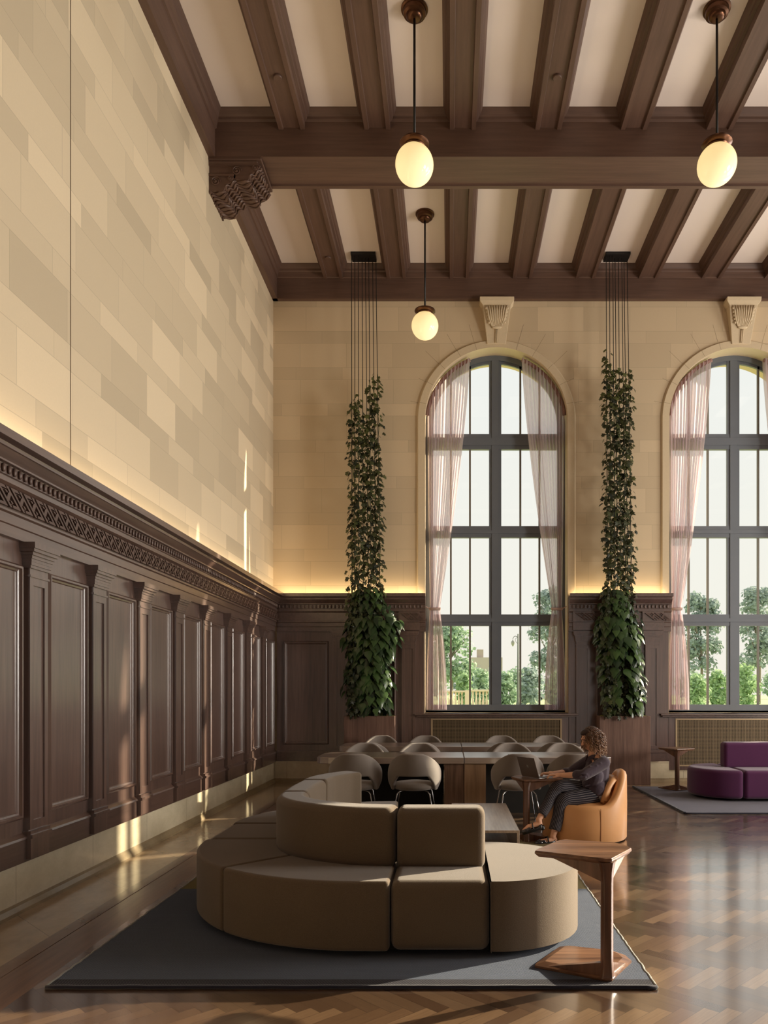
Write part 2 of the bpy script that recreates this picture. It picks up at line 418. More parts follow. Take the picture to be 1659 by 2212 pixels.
def m_leaf(name, c0, c1, rough=.35, tl=.25):
    t = NT(name); a = t.n('ShaderNodeAttribute', attribute_name='tone').outputs['Fac']
    c = t.ramp(a, [(0, c0), (1, c1)]); t.set(c, rough, spec=.5)
    tr = t.n('ShaderNodeBsdfTranslucent'); t.l(c, tr.inputs[0]); mx = t.n('ShaderNodeMixShader'); mx.inputs[0].default_value = tl
    t.l(t.b.outputs[0], mx.inputs[1]); t.l(tr.outputs[0], mx.inputs[2]); t.l(mx.outputs[0], t.out.inputs[0]); return t.m
M_IVY = m_leaf('ivy_leaf', lin(40, 46, 34), lin(92, 98, 52), .45)
M_POTH = m_leaf('heart_leaf', lin(34, 52, 34), lin(84, 112, 58), .24, .15)
M_FOL = [m_leaf('tree_leaf_%s' % n, a, b, .7, .35) for n, a, b in (('green', lin(132, 160, 138), lin(186, 208, 176)), ('grey_green', lin(138, 156, 154), lin(176, 192, 184)), ('bright', lin(140, 174, 132), lin(194, 216, 166)))]  # leaf greens paled so the colour carries distance haze
M_TRUNK = plain('bark', lin(140, 130, 120), .9, nscale=6, var=.2)

# ------------------------------------------------------------------ dimensions
XL = -2.97; YB = 12.87; ZC = 8.64; XR = 11.0; YF = -4.0
X0 = -2.93; Y0 = 12.83                       # wood wainscot planes
WINX = [.788, 4.895, 9.002]; WR = 1.20; ZSP = 6.11; YG = 13.2; YE = 13.61; ZS = 1.17
ZBEAM = 8.10; ZRIB = 8.43

# ------------------------------------------------------------------ floor
fl = struct('floor')
g = MB(); g.box(-2.12, XR, YF, 12.0, -.05, 0); g.build('parquet', M_PARQ, fl)
g = MB(); g.box(-2.36, -2.12, YF, 12.2, -.05, 0); g.box(-2.12, XR, 12.0, 12.2, -.05, 0); g.build('plank_border', M_PLANK, fl)
g = MB(); g.box(-2.46, -2.363, YF, 12.3, -.05, 0.002); g.box(-2.46, XR, 12.2, 12.3, -.05, 0.0015); g.build('kerb_strip', M_KERB, fl)
g = MB(); g.box(XL, -2.46, YF, 12.3, -.05, 0.0); g.box(XL, XR, 12.3, YB + .2, -.05, 0.0); g.build('stone_border', M_BORDER, fl)

# ------------------------------------------------------------------ walls
wl = MB(); wl.box(XL - .3, XL, YF, YE, -.05, 9.0); wlo = wl.build('wall_left', M_STONE); wlo['kind'] = 'structure'
g = MB(); g.box(XL - .0, XL + .004, 5.98, 5.986, 3.1, ZBEAM); g.build('expansion_joint', plain('dark_joint', lin(110, 92, 70), .8), wlo)  # dark strip for the vertical joint through the courses
def wall_holes(mb, y, z0, z1, xa, xb, flip):
    """wall sheet with the arched openings left out"""
    xs = [xa]; quads = []
    def quad(x0, x1, za0, za1, zb0, zb1):
        n = len(mb.v); vs = [(x0, y, za0), (x1, y, zb0), (x1, y, zb1), (x0, y, za1)]
        mb.add(vs, [(0, 1, 2, 3) if not flip else (3, 2, 1, 0)])
    prev = xa
    for cx in WINX:
        if cx - WR > xb: break
        quad(prev, cx - WR, z0, z1, z0, z1)
        N = 48
        for i in range(N):
            a0 = PI - PI * i / N; a1 = PI - PI * (i + 1) / N
            xx0 = cx + WR * cos(a0); xx1 = cx + WR * cos(a1)
            quad(xx0, xx1, ZSP + WR * sin(a0), z1, ZSP + WR * sin(a1), z1)
        quad(cx - WR, cx + WR, z0, ZS, z0, ZS)
        prev = cx + WR
    quad(prev, xb, z0, z1, z0, z1)
g = MB(); wall_holes(g, YB, -.05, 9.0, XL - .3, XR + .3, False); wall_holes(g, YE, -.05, 9.0, XL - .3, XR + .3, True)
wbo = g.build('wall_back', M_STONEB); wbo['kind'] = 'structure'
def arch_pts(cx, r, z0=ZS, N=48):
    return [(cx - r, z0)] + [(cx + r * cos(PI - PI * i / N), ZSP + r * sin(PI - PI * i / N)) for i in range(N + 1)] + [(cx + r, z0)]
for cx in WINX:                                        # reveals
    g = MB(); pa = arch_pts(cx, WR); n = len(pa)
    vs = [(x, YB, z) for x, z in pa] + [(x, YE, z) for x, z in pa]
    g.add(vs, [(i, i + 1, n + i + 1, n + i) for i in range(n - 1)])
    g.box(cx - WR, cx + WR, YB, YE, ZS - .06, ZS)
    g.build('window_reveal', M_STONEP, wbo, smooth='auto')
    g = MB()                                          # raised archivolt band
    po = arch_pts(cx, WR + .14, 3.1); pi_ = arch_pts(cx, WR, 3.1); pm = arch_pts(cx, WR + .115, 3.1)
    yf = YB - .035
    vs = [(x, yf, z) for x, z in pi_] + [(x, yf, z) for x, z in pm] + [(x, YB, z) for x, z in po] + [(x, YB, z) for x, z in pi_]
    g.add(vs, [(i, i + 1, n + i + 1, n + i) for i in range(n - 1)] + [(n + i, n + i + 1, 2 * n + i + 1, 2 * n + i) for i in range(n - 1)] + [(3 * n + i, 3 * n + i + 1, i + 1, i) for i in range(n - 1)])
    g.build('archivolt', M_STONEP, wbo, smooth='auto')
    g = MB()                                          # joints of the arch stones, the ones by the keystone run on into the wall
    for dg in (12, 28, 44, 60, 74, 106, 120, 136, 152, 168):
        for (ra, rb_, yy) in ((WR + .002, WR + .125, yf - .0008), (WR + .145, WR + (.46 if 40 < dg < 140 else .28), YB - .0008)):
            d_ = Vector((cos(rad(dg)), 0, sin(rad(dg)))); n_ = Vector((-d_.z, 0, d_.x)) * .0022; o_ = Vector((cx, yy, ZSP))
            g.add([o_ + d_ * ra + n_, o_ + d_ * rb_ + n_, o_ + d_ * rb_ - n_, o_ + d_ * ra - n_], [(0, 1, 2, 3)])
    g.build('voussoir_joints', M_JOINT, wbo)
g = MB()
for (z0, z1) in ((-.05, 1.2), (6.8, 9.0)): g.box(XR, XR + .3, YF, YE, z0, z1)
for (y0, y1) in ((YF, 3.8), (6.6, 8.1), (11.1, YE)): g.box(XR, XR + .3, y0, y1, 1.2, 6.8)  # unseen openings made for the added area lamps
o = g.build('wall_right', M_STONE); o['kind'] = 'structure'
g = MB(); g.box(XL - .3, XR + .3, YF - .3, YF, -.05, 9.0); o = g.build('wall_front', M_PANEL); o['kind'] = 'structure'

# ------------------------------------------------------------------ ceiling, beams
g = MB(); g.box(XL - .3, XR + .3, YF - .3, YE, ZC, 9.0); ce = g.build('ceiling', M_PLASTER); ce['kind'] = 'structure'
tn = [0]
def trim(g, m, **k):
    tn[0] += 1; o = g.build('trim_%d' % tn[0], m, **k); o['kind'] = 'structure'; return o
def beam_prof(c, hw, zb, crown=.10):
    """cross section of a moulded beam around c; half width hw at the bottom"""
    R = [(hw - .06, zb + .024), (hw - .052, zb), (hw, zb), (hw, ZC - .115), (hw + .03, ZC - .10), (hw + .035, ZC - .072), (hw + .055, ZC - .06), (hw + crown, ZC - .008), (hw + crown, ZC + .01)]
    return [(c + a, z) for a, z in R] + [(c - a, z) for a, z in R[::-1]]
BEAMS = [(9.40, 10.0), (5.94, 6.54), (2.48, 3.08), (-.98, -.38)]
for i, (a, b) in enumerate(BEAMS):
    g = MB(); pr = beam_prof((a + b) / 2, (b - a) / 2, ZBEAM, .10); g.extr(pr, 'x', XL + .002, XR - .002); trim(g, M_BEAMX)
bays = [(10.0, 12.78), (6.54, 9.40), (3.08, 5.94), (-.38, 2.48)]
RIBX = [.164 + 1.052 * k for k in range(-2, 11)]
for bi, (a, b) in enumerate(bays[:2]):
    for rx in RIBX:
        if rx > XR - .3: continue
        g = MB(); g.extr(beam_prof(rx, .16, ZRIB, .08), 'y', a + .001, b - .001); trim(g, M_BEAM)
for bi, (a, b) in enumerate(bays[2:]):
    g = MB()
    for rx in RIBX:
        if rx > XR - .3: continue
        g.extr(beam_prof(rx, .16, ZRIB, .08), 'y', a + .001, b - .001)
    trim(g, M_BEAM)
def side_prof(base, d, sgn):
    return [(base, ZC + .01), (base, ZBEAM), (base + sgn * d, ZBEAM), (base + sgn * d, ZC - .20), (base + sgn * (d + .02), ZC - .19), (base + sgn * (d + .03), ZC - .115), (base + sgn * (d + .05), ZC - .10), (base + sgn * (d + .055), ZC - .07), (base + sgn * (d + .10), ZC - .008), (base + sgn * (d + .10), ZC + .01)]
g = MB(); g.extr(side_prof(XL, .085, 1), 'y', YF, YB); trim(g, M_BEAM)
g = MB(); g.extr(side_prof(YB, .09, -1), 'x', XL, XR); trim(g, M_BEAMX)

# ------------------------------------------------------------------ wainscot
def P(o, z): return (o, z)
CORN = [(-.05, 2.53), (.035, 2.53), (.035, 2.605), (.045, 2.612), (.045, 2.675), (.06, 2.685), (.06, 2.70), (.052, 2.705), (.052, 2.845), (.06, 2.85), (.075, 2.865), (.075, 2.885), (.062, 2.888), (.062, 2.905),
        (.075, 2.91), (.075, 2.975), (.10, 2.98), (.10, 2.992), (.085, 2.995), (.105, 3.02), (.13, 3.055), (.14, 3.058), (.14, 3.07), (.115, 3.073), (.12, 3.095), (.18, 3.10), (.18, 3.155), (.15, 3.16), (.15, 3.12), (-.03, 3.12)]
def egg_dart(g, pts, nrm, ax):
    """row of rounded drops along a line: pts (x,y) positions, nrm outward"""
    for (x, y) in pts:
        c = Vector((x + nrm[0] * .082, y + nrm[1] * .082, 2.943)); s = [.012, .012, .030]
        s[ax] = .017; g.ball(c, s, seg=8, rings=6)
def run_frieze(mb_egg, mb_fret, p0, p1, nrm):
    """egg row and running-wave fret between p0 and p1 on the plane with normal nrm"""
    p0, p1 = Vector((*p0, 0)), Vector((*p1, 0)); d = (p1 - p0); L = d.length; d.normalize(); ax = 0 if abs(d.x) > .5 else 1
    n = int(L / .062); egg_dart(mb_egg, [tuple((p0 + d * (k + .5) * L / n))[:2] for k in range(n)], nrm, ax)
    if mb_fret is None: return
    m = max(1, int(L / .15)); st = L / m
    N3 = Vector((nrm[0], nrm[1], 0))
    for k in range(m):
        o = p0 + d * (k * st) + N3 * .050
        def cell(us):                              # carved piece of the slanted fret: list of (u, w)
            n = len(us); P2 = [o + d * ((u + (1 - w_)) * st) + Vector((0, 0, 2.712 + .126 * w_)) for u, w_ in us]
            mb_fret.add(P2 + [p + N3 * .022 for p in P2], [tuple(range(n)), tuple(range(n, 2 * n))[::-1]] + [(i, (i + 1) % n, n + (i + 1) % n, n + i) for i in range(n)])
        cell([(.10, 0), (.26, 0), (.26, 1), (.10, 1)]); cell([(.76, 0), (.92, 0), (.92, 1), (.76, 1)])
        cell([(.26, .86), (.70, .86), (.60, 1), (.26, 1)]); cell([(.32, 0), (.76, 0), (.76, .14), (.42, .14)])
        cell([(.26, .30), (.44, .38), (.76, .62), (.76, .74), (.58, .66), (.26, .42)]); cell([(.40, .18), (.56, .22), (.52, .34), (.44, .32)]); cell([(.46, .78), (.50, .66), (.62, .70), (.60, .80)])
def frame_pts(lo, hi, z0, z1): return (lo, hi, z0, z1)
def bolection(g, a0, a1, z0, z1, plane, axis, sgn, w=.055, d=.035):
    """moulded rectangular frame standing proud of 'plane' (normal sgn along the other axis)"""
    prof = [(0, 0), (.0, d * .55), (w * .25, d), (w * .5, d), (w * .62, d * .45), (w * .85, d * .35), (w, 0)]
    rings = []
    for (t, h) in prof:
        c = [(a0 + t, z0 + t), (a1 - t, z0 + t), (a1 - t, z1 - t), (a0 + t, z1 - t)]
        for (a, z) in c:
            v = plane + sgn * h
            rings.append((v, a, z) if axis == 'y' else (a, v, z))
    n = len(prof)
    g.add(rings, [(i * 4 + k, i * 4 + (k + 1) % 4, (i + 1) * 4 + (k + 1) % 4, (i + 1) * 4 + k) for i in range(n - 1) for k in range(4)])
def strip(axis, plane, sgn, a0, a1, o0, o1, z0, z1, g):
    lo, hi = sorted((plane + sgn * o0, plane + sgn * o1))
    if axis == 'y': g.box(lo, hi, a0, a1, z0, z1)
    else: g.box(a0, a1, lo, hi, z0, z1)
def pilaster(parent, axis, plane, sgn, a0, a1, dep=.035, carved=False):
    g = MB(); S = lambda o0, o1, z0, z1, e=0.0: strip(axis, plane, sgn, a0 - e, a1 + e, o0, o1, z0, z1, g)
    S(0, dep, .545, 2.30)
    b = .045; f = dep + .012                       # raised border around a sunk field
    strip(axis, plane, sgn, a0, a0 + b, dep, f, .56, 2.30, g); strip(axis, plane, sgn, a1 - b, a1, dep, f, .56, 2.30, g)
    strip(axis, plane, sgn, a0 + b, a1 - b, dep, f, .56, .62, g); strip(axis, plane, sgn, a0 + b, a1 - b, dep, f, 2.245, 2.30, g)
    S(0, f + .008, 2.30, 2.315, .008); S(0, f, 2.315, 2.36); S(0, f + .012, 2.36, 2.38, .012)
    for k in range(5):                             # flaring bell of the capital
        u = k / 4; S(0, f + .018 + .035 * u * u, 2.38 + .022 * k, 2.402 + .022 * k, .015 + .03 * u * u)
    S(0, f + .062, 2.49, 2.53, .052)
    S(0, dep + .02, .36, .52, .004); S(0, dep + .035, .50, .525, .012); S(0, dep + .022, .525, .55, .01)
    return g.build('pilaster', M_PANEL, parent)
def panel(parent, axis, plane, sgn, a0, a1, z0=.64, z1=2.37):
    g = MB(); bolection(g, a0, a1, z0, z1, plane, axis, sgn)
    strip(axis, plane, sgn, a0 + .03, a1 - .03, -.01, .004, z0 + .03, z1 - .03, g)
    return g.build('panel', M_PANEL, parent)

# left wall wainscot
t1 = struct('trim_%d' % (tn[0] + 1)); tn[0] += 1
g = MB(); g.box(XL, X0, YF, 12.83, .34, 2.55); g.build('back_board', M_PANEL, t1)
g = MB(); g.box(XL, X0 + .02, YF, 12.80, .34, .50); g.extr([(X0, .5), (X0 + .035, .5), (X0 + .03, .515), (X0 + .012, .53), (X0, .54)], 'y', YF, 12.80); g.build('skirting_rail', M_PANELX, t1)
g = MB(); g.extr([(X0 + a, z) for a, z in CORN], 'y', YF, 12.70); g.build('cornice', M_PANELX, t1)
ge = MB(); gf = MB(); run_frieze(ge, gf, (X0, 3.6), (X0, 12.65), (1, 0))
ge.build('egg_moulding', M_CARVE, t1, smooth=True); gf.build('fret_frieze', M_CARVE, t1)
k = -4
for k in range(-8, 8):
    y = 5.25 + .935 * k
    pilaster(t1, 'y', X0, 1, y, y + .235)
    panel(t1, 'y', X0, 1, y + .29, min(y + .89, 12.78))
# back wall wainscot sections
def back_wainscot(xa, xb, pils, pans, frets, ends):
    t = struct('trim_%d' % (tn[0] + 1)); tn[0] += 1
    g = MB(); g.box(xa, xb, Y0, YB, .34, 2.55); g.build('back_board', M_PANEL, t)
    g = MB(); g.box(xa, xb, Y0 - .02, YB, .34, .50); g.box(xa, xb, Y0 - .033, Y0, .5, .53); g.build('skirting_rail', M_PANELX, t)
    e0 = 0 if ends[0] else .0; g = MB()
    g.extr([(Y0 - a, z) for a, z in CORN], 'x', xa - (.0 if ends[0] else .0), xb + (.03 if ends[1] else 0)); g.build('cornice', M_PANELX, t)
    ge = MB(); run_frieze(ge, None, (xa + .02, Y0), (xb - .01, Y0), (0, -1)); ge.build('egg_moulding', M_CARVE, t, smooth=True)
    gf = MB()
    for (a, b) in frets:
        run_frieze(MB(), gf, (a, Y0 - .03), (b, Y0 - .03), (0, -1))
        g2 = MB(); strip('x', Y0, -1, a - .02, b + .02, 0, .082, 2.69, 2.86, g2); strip('x', Y0, -1, a - .02, b + .02, 0, .09, 2.55, 2.68, g2); g2.build('entablature_block', M_PANELX, t)
    if gf.v: gf.build('fret_frieze', M_CARVE, t)
    for a, b in pils: pilaster(t, 'x', Y0, -1, a, b)
    for a, b in pans: panel(t, 'x', Y0, -1, a, b)
    return t
back_wainscot(X0 + .03, -.43, [(-1.93, -1.70), (-.80, -.57)], [(-2.78, -2.03), (-1.60, -.90)], [(-.83, -.52)], (0, 1))
back_wainscot(2.00, 3.68, [(2.12, 2.35), (3.28, 3.51)], [(2.46, 3.18)], [(2.08, 2.40), (3.24, 3.56)], (1, 1))
back_wainscot(6.10, 7.79, [(6.22, 6.45), (7.38, 7.61)], [(6.56, 7.28)], [], (1, 1))
g = MB(); g.box(10.2, XR, Y0, YB, .34, 3.15); trim(g, M_PANEL)

# stone baseboards
def stone_base(g, gc, axis, plane, sgn, a0, a1, h=.355):
    lo, hi = sorted((plane - sgn * .03, plane)); 
    if axis == 'y':
        g.box(lo, hi + .0, a0, a1, .07, h - .022); g.box(lo, hi + .008, a0, a1, h - .022, h); gc.extr([(plane - .02, .0), (plane + .03, .0), (plane + .024, .02), (plane + .006, .05), (plane, .07), (plane - .02, .07)], 'y', a0, a1)
    else:
        g.box(a0, a1, lo, hi, .07, h - .022); g.box(a0, a1, lo - .008, hi, h - .022, h); gc.extr([(plane + .02, .0), (plane - .03, .0), (plane - .024, .02), (plane - .006, .05), (plane, .07), (plane + .02, .07)], 'x', a0, a1)
bl = struct('baseboard_left'); g = MB(); gc = MB(); stone_base(g, gc, 'y', X0 - .01, 1, YF, 12.8); g.build('base_stone', M_BASE, bl); gc.build('base_cove', M_COVE, bl)
bb = struct('baseboard_back'); g = MB(); gc = MB()
for a, b in ((-2.94, -.43), (2.00, 3.68), (6.10, 7.79)): stone_base(g, gc, 'x', Y0 - .02, -1, a, b)
for cx in WINX: stone_base(g, gc, 'x', YB - .01, -1, cx - 1.22, cx + 1.22, .21)
g.build('base_stone', M_BASE, bb); gc.build('base_cove', M_COVE, bb)

# ------------------------------------------------------------------ windows
def window(idx, cx):
    t = struct('window_%d' % idx)
    # outer frame (arched), transoms, mullion, glazing bars
    g = MB(); N = 48; r0, r1 = WR, WR - .085
    po = arch_pts(cx, r0); pi_ = arch_pts(cx, r1, ZS + .13); n = len(po)
    for (ya, yb, ri) in ((YG - .05, YG + .05, r1), (YG - .02, YG + .02, r1 - .045)):
        pin = arch_pts(cx, ri, ZS + .13)
        vs = [(x, ya, z) for x, z in po] + [(x, ya, z) for x, z in pin] + [(x, yb, z) for x, z in po] + [(x, yb, z) for x, z in pin]
        g.add(vs, [(i, i + 1, n + i + 1, n + i) for i in range(n - 1)] + [(2 * n + i, 3 * n + i, 3 * n + i + 1, 2 * n + i + 1) for i in range(n - 1)] + [(n + i, n + i + 1, 3 * n + i + 1, 3 * n + i) for i in range(n - 1)])
    g.box(cx - WR, cx + WR, YG - .06, YG + .06, ZS, ZS + .13)
    g.build('window_frame', M_IRON, t)
    g = MB(); g.box(cx - .105, cx + .105, YG - .028, YG + .028, ZS, ZSP + WR - .05); g.box(cx - .06, cx + .06, YG - .045, YG + .045, ZS, ZSP + WR - .03)
    g.build('mullion', M_IRON, t)
    for (z0, z1) in ((5.70, 5.963), (4.178, 4.377), (2.656, 2.855)):
        g = MB(); hw = WR - .02 if z1 < ZSP else math.sqrt(WR ** 2 - (z1 - ZSP) ** 2)
        g.box(cx - hw, cx + hw, YG - .036, YG + .036, z0, z1); g.box(cx - hw, cx + hw, YG - .054, YG + .054, z0 + .07, z1 - .07); g.build('transom', M_IRON, t)
    g = MB()
    for dx in (.435, .765):
        for s in (-1, 1):
            x = s * dx; zt = ZSP + math.sqrt(max(0, (WR - .06) ** 2 - dx ** 2))
            g.box(cx + x - .016, cx + x + .016, YG - .02, YG + .02, ZS + .1, zt)
    g.build('glazing_bar', M_IRON2, t)
    g = MB(); pa = arch_pts(cx, WR - .03); g.add([(x, YG + .006, z) for x, z in pa], [tuple(range(len(pa)))]); g.build('pane', M_GLASS, t)
    g = MB(); g.box(cx - WR - .17, cx + WR + .17, 12.73, YB + .28, 1.125, 1.158); g.box(cx - WR - .14, cx + WR + .14, 12.75, YB, 1.10, 1.126); g.box(cx - WR, cx + WR, YB + .28, YG - .06, 1.1, 1.2)
    g.build('window_sill', M_PANELX, t, bevel=.006)
    return t
for i, cx in enumerate(WINX): window(i + 1, cx)

# radiator covers under the sills
GR = ['under the nearer, fully visible arched window', 'behind the purple sofa under the right arched window', 'under the window out of view']
for i, cx in enumerate(WINX[:2]):
    t = empty('radiator_cover', (cx, YB - .01, .21)); T = tag(t, 'brass lattice radiator grille ' + GR[i], 'radiator grille')
    g = MB(); w2 = 1.22
    g.box(-w2, w2, -.03, .0, 0, .06); g.box(-w2, w2, -.03, .0, .86, .89); g.box(-w2, -w2 + .12, -.03, 0, .06, .86); g.box(w2 - .12, w2, -.03, 0, .06, .86)
    g.build('wood_frame', M_PANEL, t)
    g = MB(); a = w2 - .12
    g.box(-a, a, -.04, -.005, .06, .085); g.box(-a, a, -.04, -.005, .835, .86); g.box(-a, -a + .03, -.04, -.005, .085, .835); g.box(a - .03, a, -.04, -.005, .085, .835)
    gb = g.build('grille_border', M_BRASSG, t)
    g = MB(); b = a - .03; nx = 84; nz = 32
    for k in range(nx + 1): x = -b + 2 * b * k / nx; g.box(x - .0045, x + .0045, -.028, -.020, .085, .835)
    for k in range(nz + 1): z = .085 + .75 * k / nz; g.box(-b, b, -.0255, -.0225, z - .0045, z + .0045)
    g.build('lattice', M_LATT, gb)
    g = MB(); g.box(-a, a, -.003, .0, .06, .86); g.build('backing', plain('grille_backing', lin(48, 40, 30), .9), t)

# keystones
KL = ['over the nearer arched window', 'over the right arched window']
for i, cx in enumerate(WINX[:2]):
    t = empty('keystone', (cx, YB, 7.36)); tag(t, 'carved cream stone keystone with leaf scroll ' + KL[i], 'keystone')
    g = MB(); H = .70
    vs = []
    for (hw, y, z) in ((.155, -.05, 0), (.235, -.16, .60), (.285, -.19, .66), (.285, -.20, .72)):
        vs += [(-hw, 0, z), (-hw, y, z), (hw, y, z), (hw, 0, z)]
    g.add(vs, [(i_ * 4 + k, i_ * 4 + k + 1, (i_ + 1) * 4 + k + 1, (i_ + 1) * 4 + k) for i_ in range(3) for k in range(3)] + [(3, 2, 1, 0), (12, 13, 14, 15)])
    g.build('block', M_STONEP, t, bevel=.006)
    g = MB()
    def yk(z): return -.05 - .11 * z / .60 - .012
    for k in range(-4, 5):
        a = k / 4; g.tube([(a * .075, yk(.26) - .01, .26), (a * .13, yk(.38) - .02, .38), (a * .15, yk(.5) - .018, .50), (a * .175, yk(.58), .585)], [.010, .017, .017, .012], 6)
    for s in (-1, 1):
        for k in range(5): g.ball((s * (.13 + .012 * k), yk(.32 + .055 * k) - .01, .32 + .055 * k), (.02, .015, .022), seg=8, rings=5)
        g.tube([(s * .012, yk(.0) - .004, .01), (s * .012, yk(.2) - .006, .22)], .008, 5)
    g.ball((0, yk(.25), .25), (.085, .028, .028), seg=16, rings=6)
    g.build('carved_leaf', M_STONEP, t, smooth=True)

# carved bracket at the end of the cross beam
t = empty('carved_bracket', (XL, 9.7, ZBEAM)); tag(t, 'dark carved double scroll bracket where the ceiling cross beam meets the stone wall', 'bracket')
g = MB(); g.box(0, .65, -.30, .32, -.035, 0); g.box(0, .60, -.29, .31, -.07, -.035); g.build('abacus', M_BEAMX, t, bevel=.006)
g = MB(); g.box(.001, .29, -.262, .282, -.24, -.05); g.build('block', M_BEAMX, t)
def scroll_body(x0, x1, ztop, zbot):
    """side outline of one console, scroll at the outer end"""
    p = cr([(x0, ztop), (x1, ztop), (x1 + .015, ztop - .05), (x1 - .04, ztop - .10), (x1 - .10, ztop - .13), (x1 - .13, ztop - .20), (x0 + .03, zbot + .02), (x0, zbot)], 6)
    return p
for (x0, x1, zt, zb) in ((.26, .60, -.07, -.27), (0, .30, -.20, -.42)):
    g = MB(); pr = scroll_body(x0, x1, zt, zb)
    g.extr(pr, 'y', -.27, .29); g.box(0, x1 + .01, -.285, .305, zt - .025, zt)
    # spiral volutes on the side facing the room
    for sx, rr in ((x0 + .085, .06), (x1 - .03, .035)):
        cz = zt - .085 if rr > .05 else zt - .05
        pts = [(sx + rr * (1 - q / 26) * cos(q * .6), -.275, cz + rr * (1 - q / 26) * sin(q * .6)) for q in range(25)]
        g.tube(pts, .009, 5); g.ball((sx, -.27, cz), (.016, .02, .016), seg=10, rings=6)
    # acanthus ribs along the belly
    bel = [Vector((a, 0, b)) for a, b in scroll_body(x0, x1, zt, zb)[9:42]]
    for q in range(9):
        yy = -.25 + .0625 * q
        pts = [(b_.x + .006, yy + .02 * sin(j * .8 + q), b_.z - .008) for j, b_ in enumerate(bel)]
        g.tube(pts, [.012 + .007 * sin(j * .9 + q * 1.3) for j in range(len(pts))], 5)
    g.build('scroll', M_BEAMX, t, smooth='auto')

# small sprinkler covers in the rib soffits
for i, (rx, y, lb) in enumerate(((RIBX[0], 8.62, 'near the left wall'), (RIBX[3], 8.62, 'right of the middle hanging globe'), (RIBX[0], 12.2, 'in the far bay near the left corner'), (RIBX[3], 10.15, 'just behind the cross beam'))):
    g = MB(); g.lathe([(.0, .0), (.045, .0), (.05, .006), (.05, .02)], (0, 0, 0), 20); o = g.build('sprinkler_cover', M_BEAM, smooth='auto'); o.location = (rx, y, ZRIB + .002)
    tag(o, 'round cover plate under a ceiling rib ' + lb, 'sprinkler')

# ------------------------------------------------------------------ pendants
def pendant(loc, L, label):
    t = empty('pendant_lamp', loc); tag(t, label, 'pendant lamp', 'globe pendant lamps')
    g = MB(); g.lathe([(0, -.11), (.055, -.11), (.075, -.10), (.085, -.085), (.088, -.07), (.115, -.062), (.12, -.045), (.122, -.02), (.14, -.015), (.14, 0)], seg=36); g.build('canopy', M_BRONZE, t, smooth='auto')
    g = MB(); g.tube([(0, 0, -.1), (0, 0, -L + .24)], .013, 10); g.build('rod', M_BLACK, t, smooth=True)
    g = MB(); z = -L + .20
    g.lathe([(.015, z + .07), (.03, z + .06), (.04, z + .045), (.11, z + .04), (.15, z + .03), (.155, z + .015), (.14, z), (.115, z - .012), (.12, z - .024), (.105, z - .04), (.1, z - .055), (.085, z - .058)], seg=36)
    g.build('fitter', M_BRONZE, t, smooth='auto')
    g = MB(); g.ball((0, 0, 0), (.2, .2, .2), seg=40, rings=24); o = g.build('globe_shade', M_GLOBE, t, smooth=True); o.location = (0, 0, -L)
    l = bpy.data.lights.new('globe_bulb', 'POINT'); l.energy = 14; l.color = (1, .72, .38); l.shadow_soft_size = .21
    lo = bpy.data.objects.new('globe_bulb', l); COL.objects.link(lo); lo.parent = t; lo.location = (0, 0, -L)
    return t
PX = -.366
pendant((PX, 7.97, ZC), 1.63, 'glowing opal globe on bronze rod in the near ceiling bay, left of centre')
pendant((PX, 11.38, ZC), 1.67, 'smaller looking glowing globe hanging in the far bay before the stone wall')
pendant((PX + 1.052 * 3, 7.97, ZC), 1.63, 'glowing opal globe on bronze rod at the upper right of the photo')

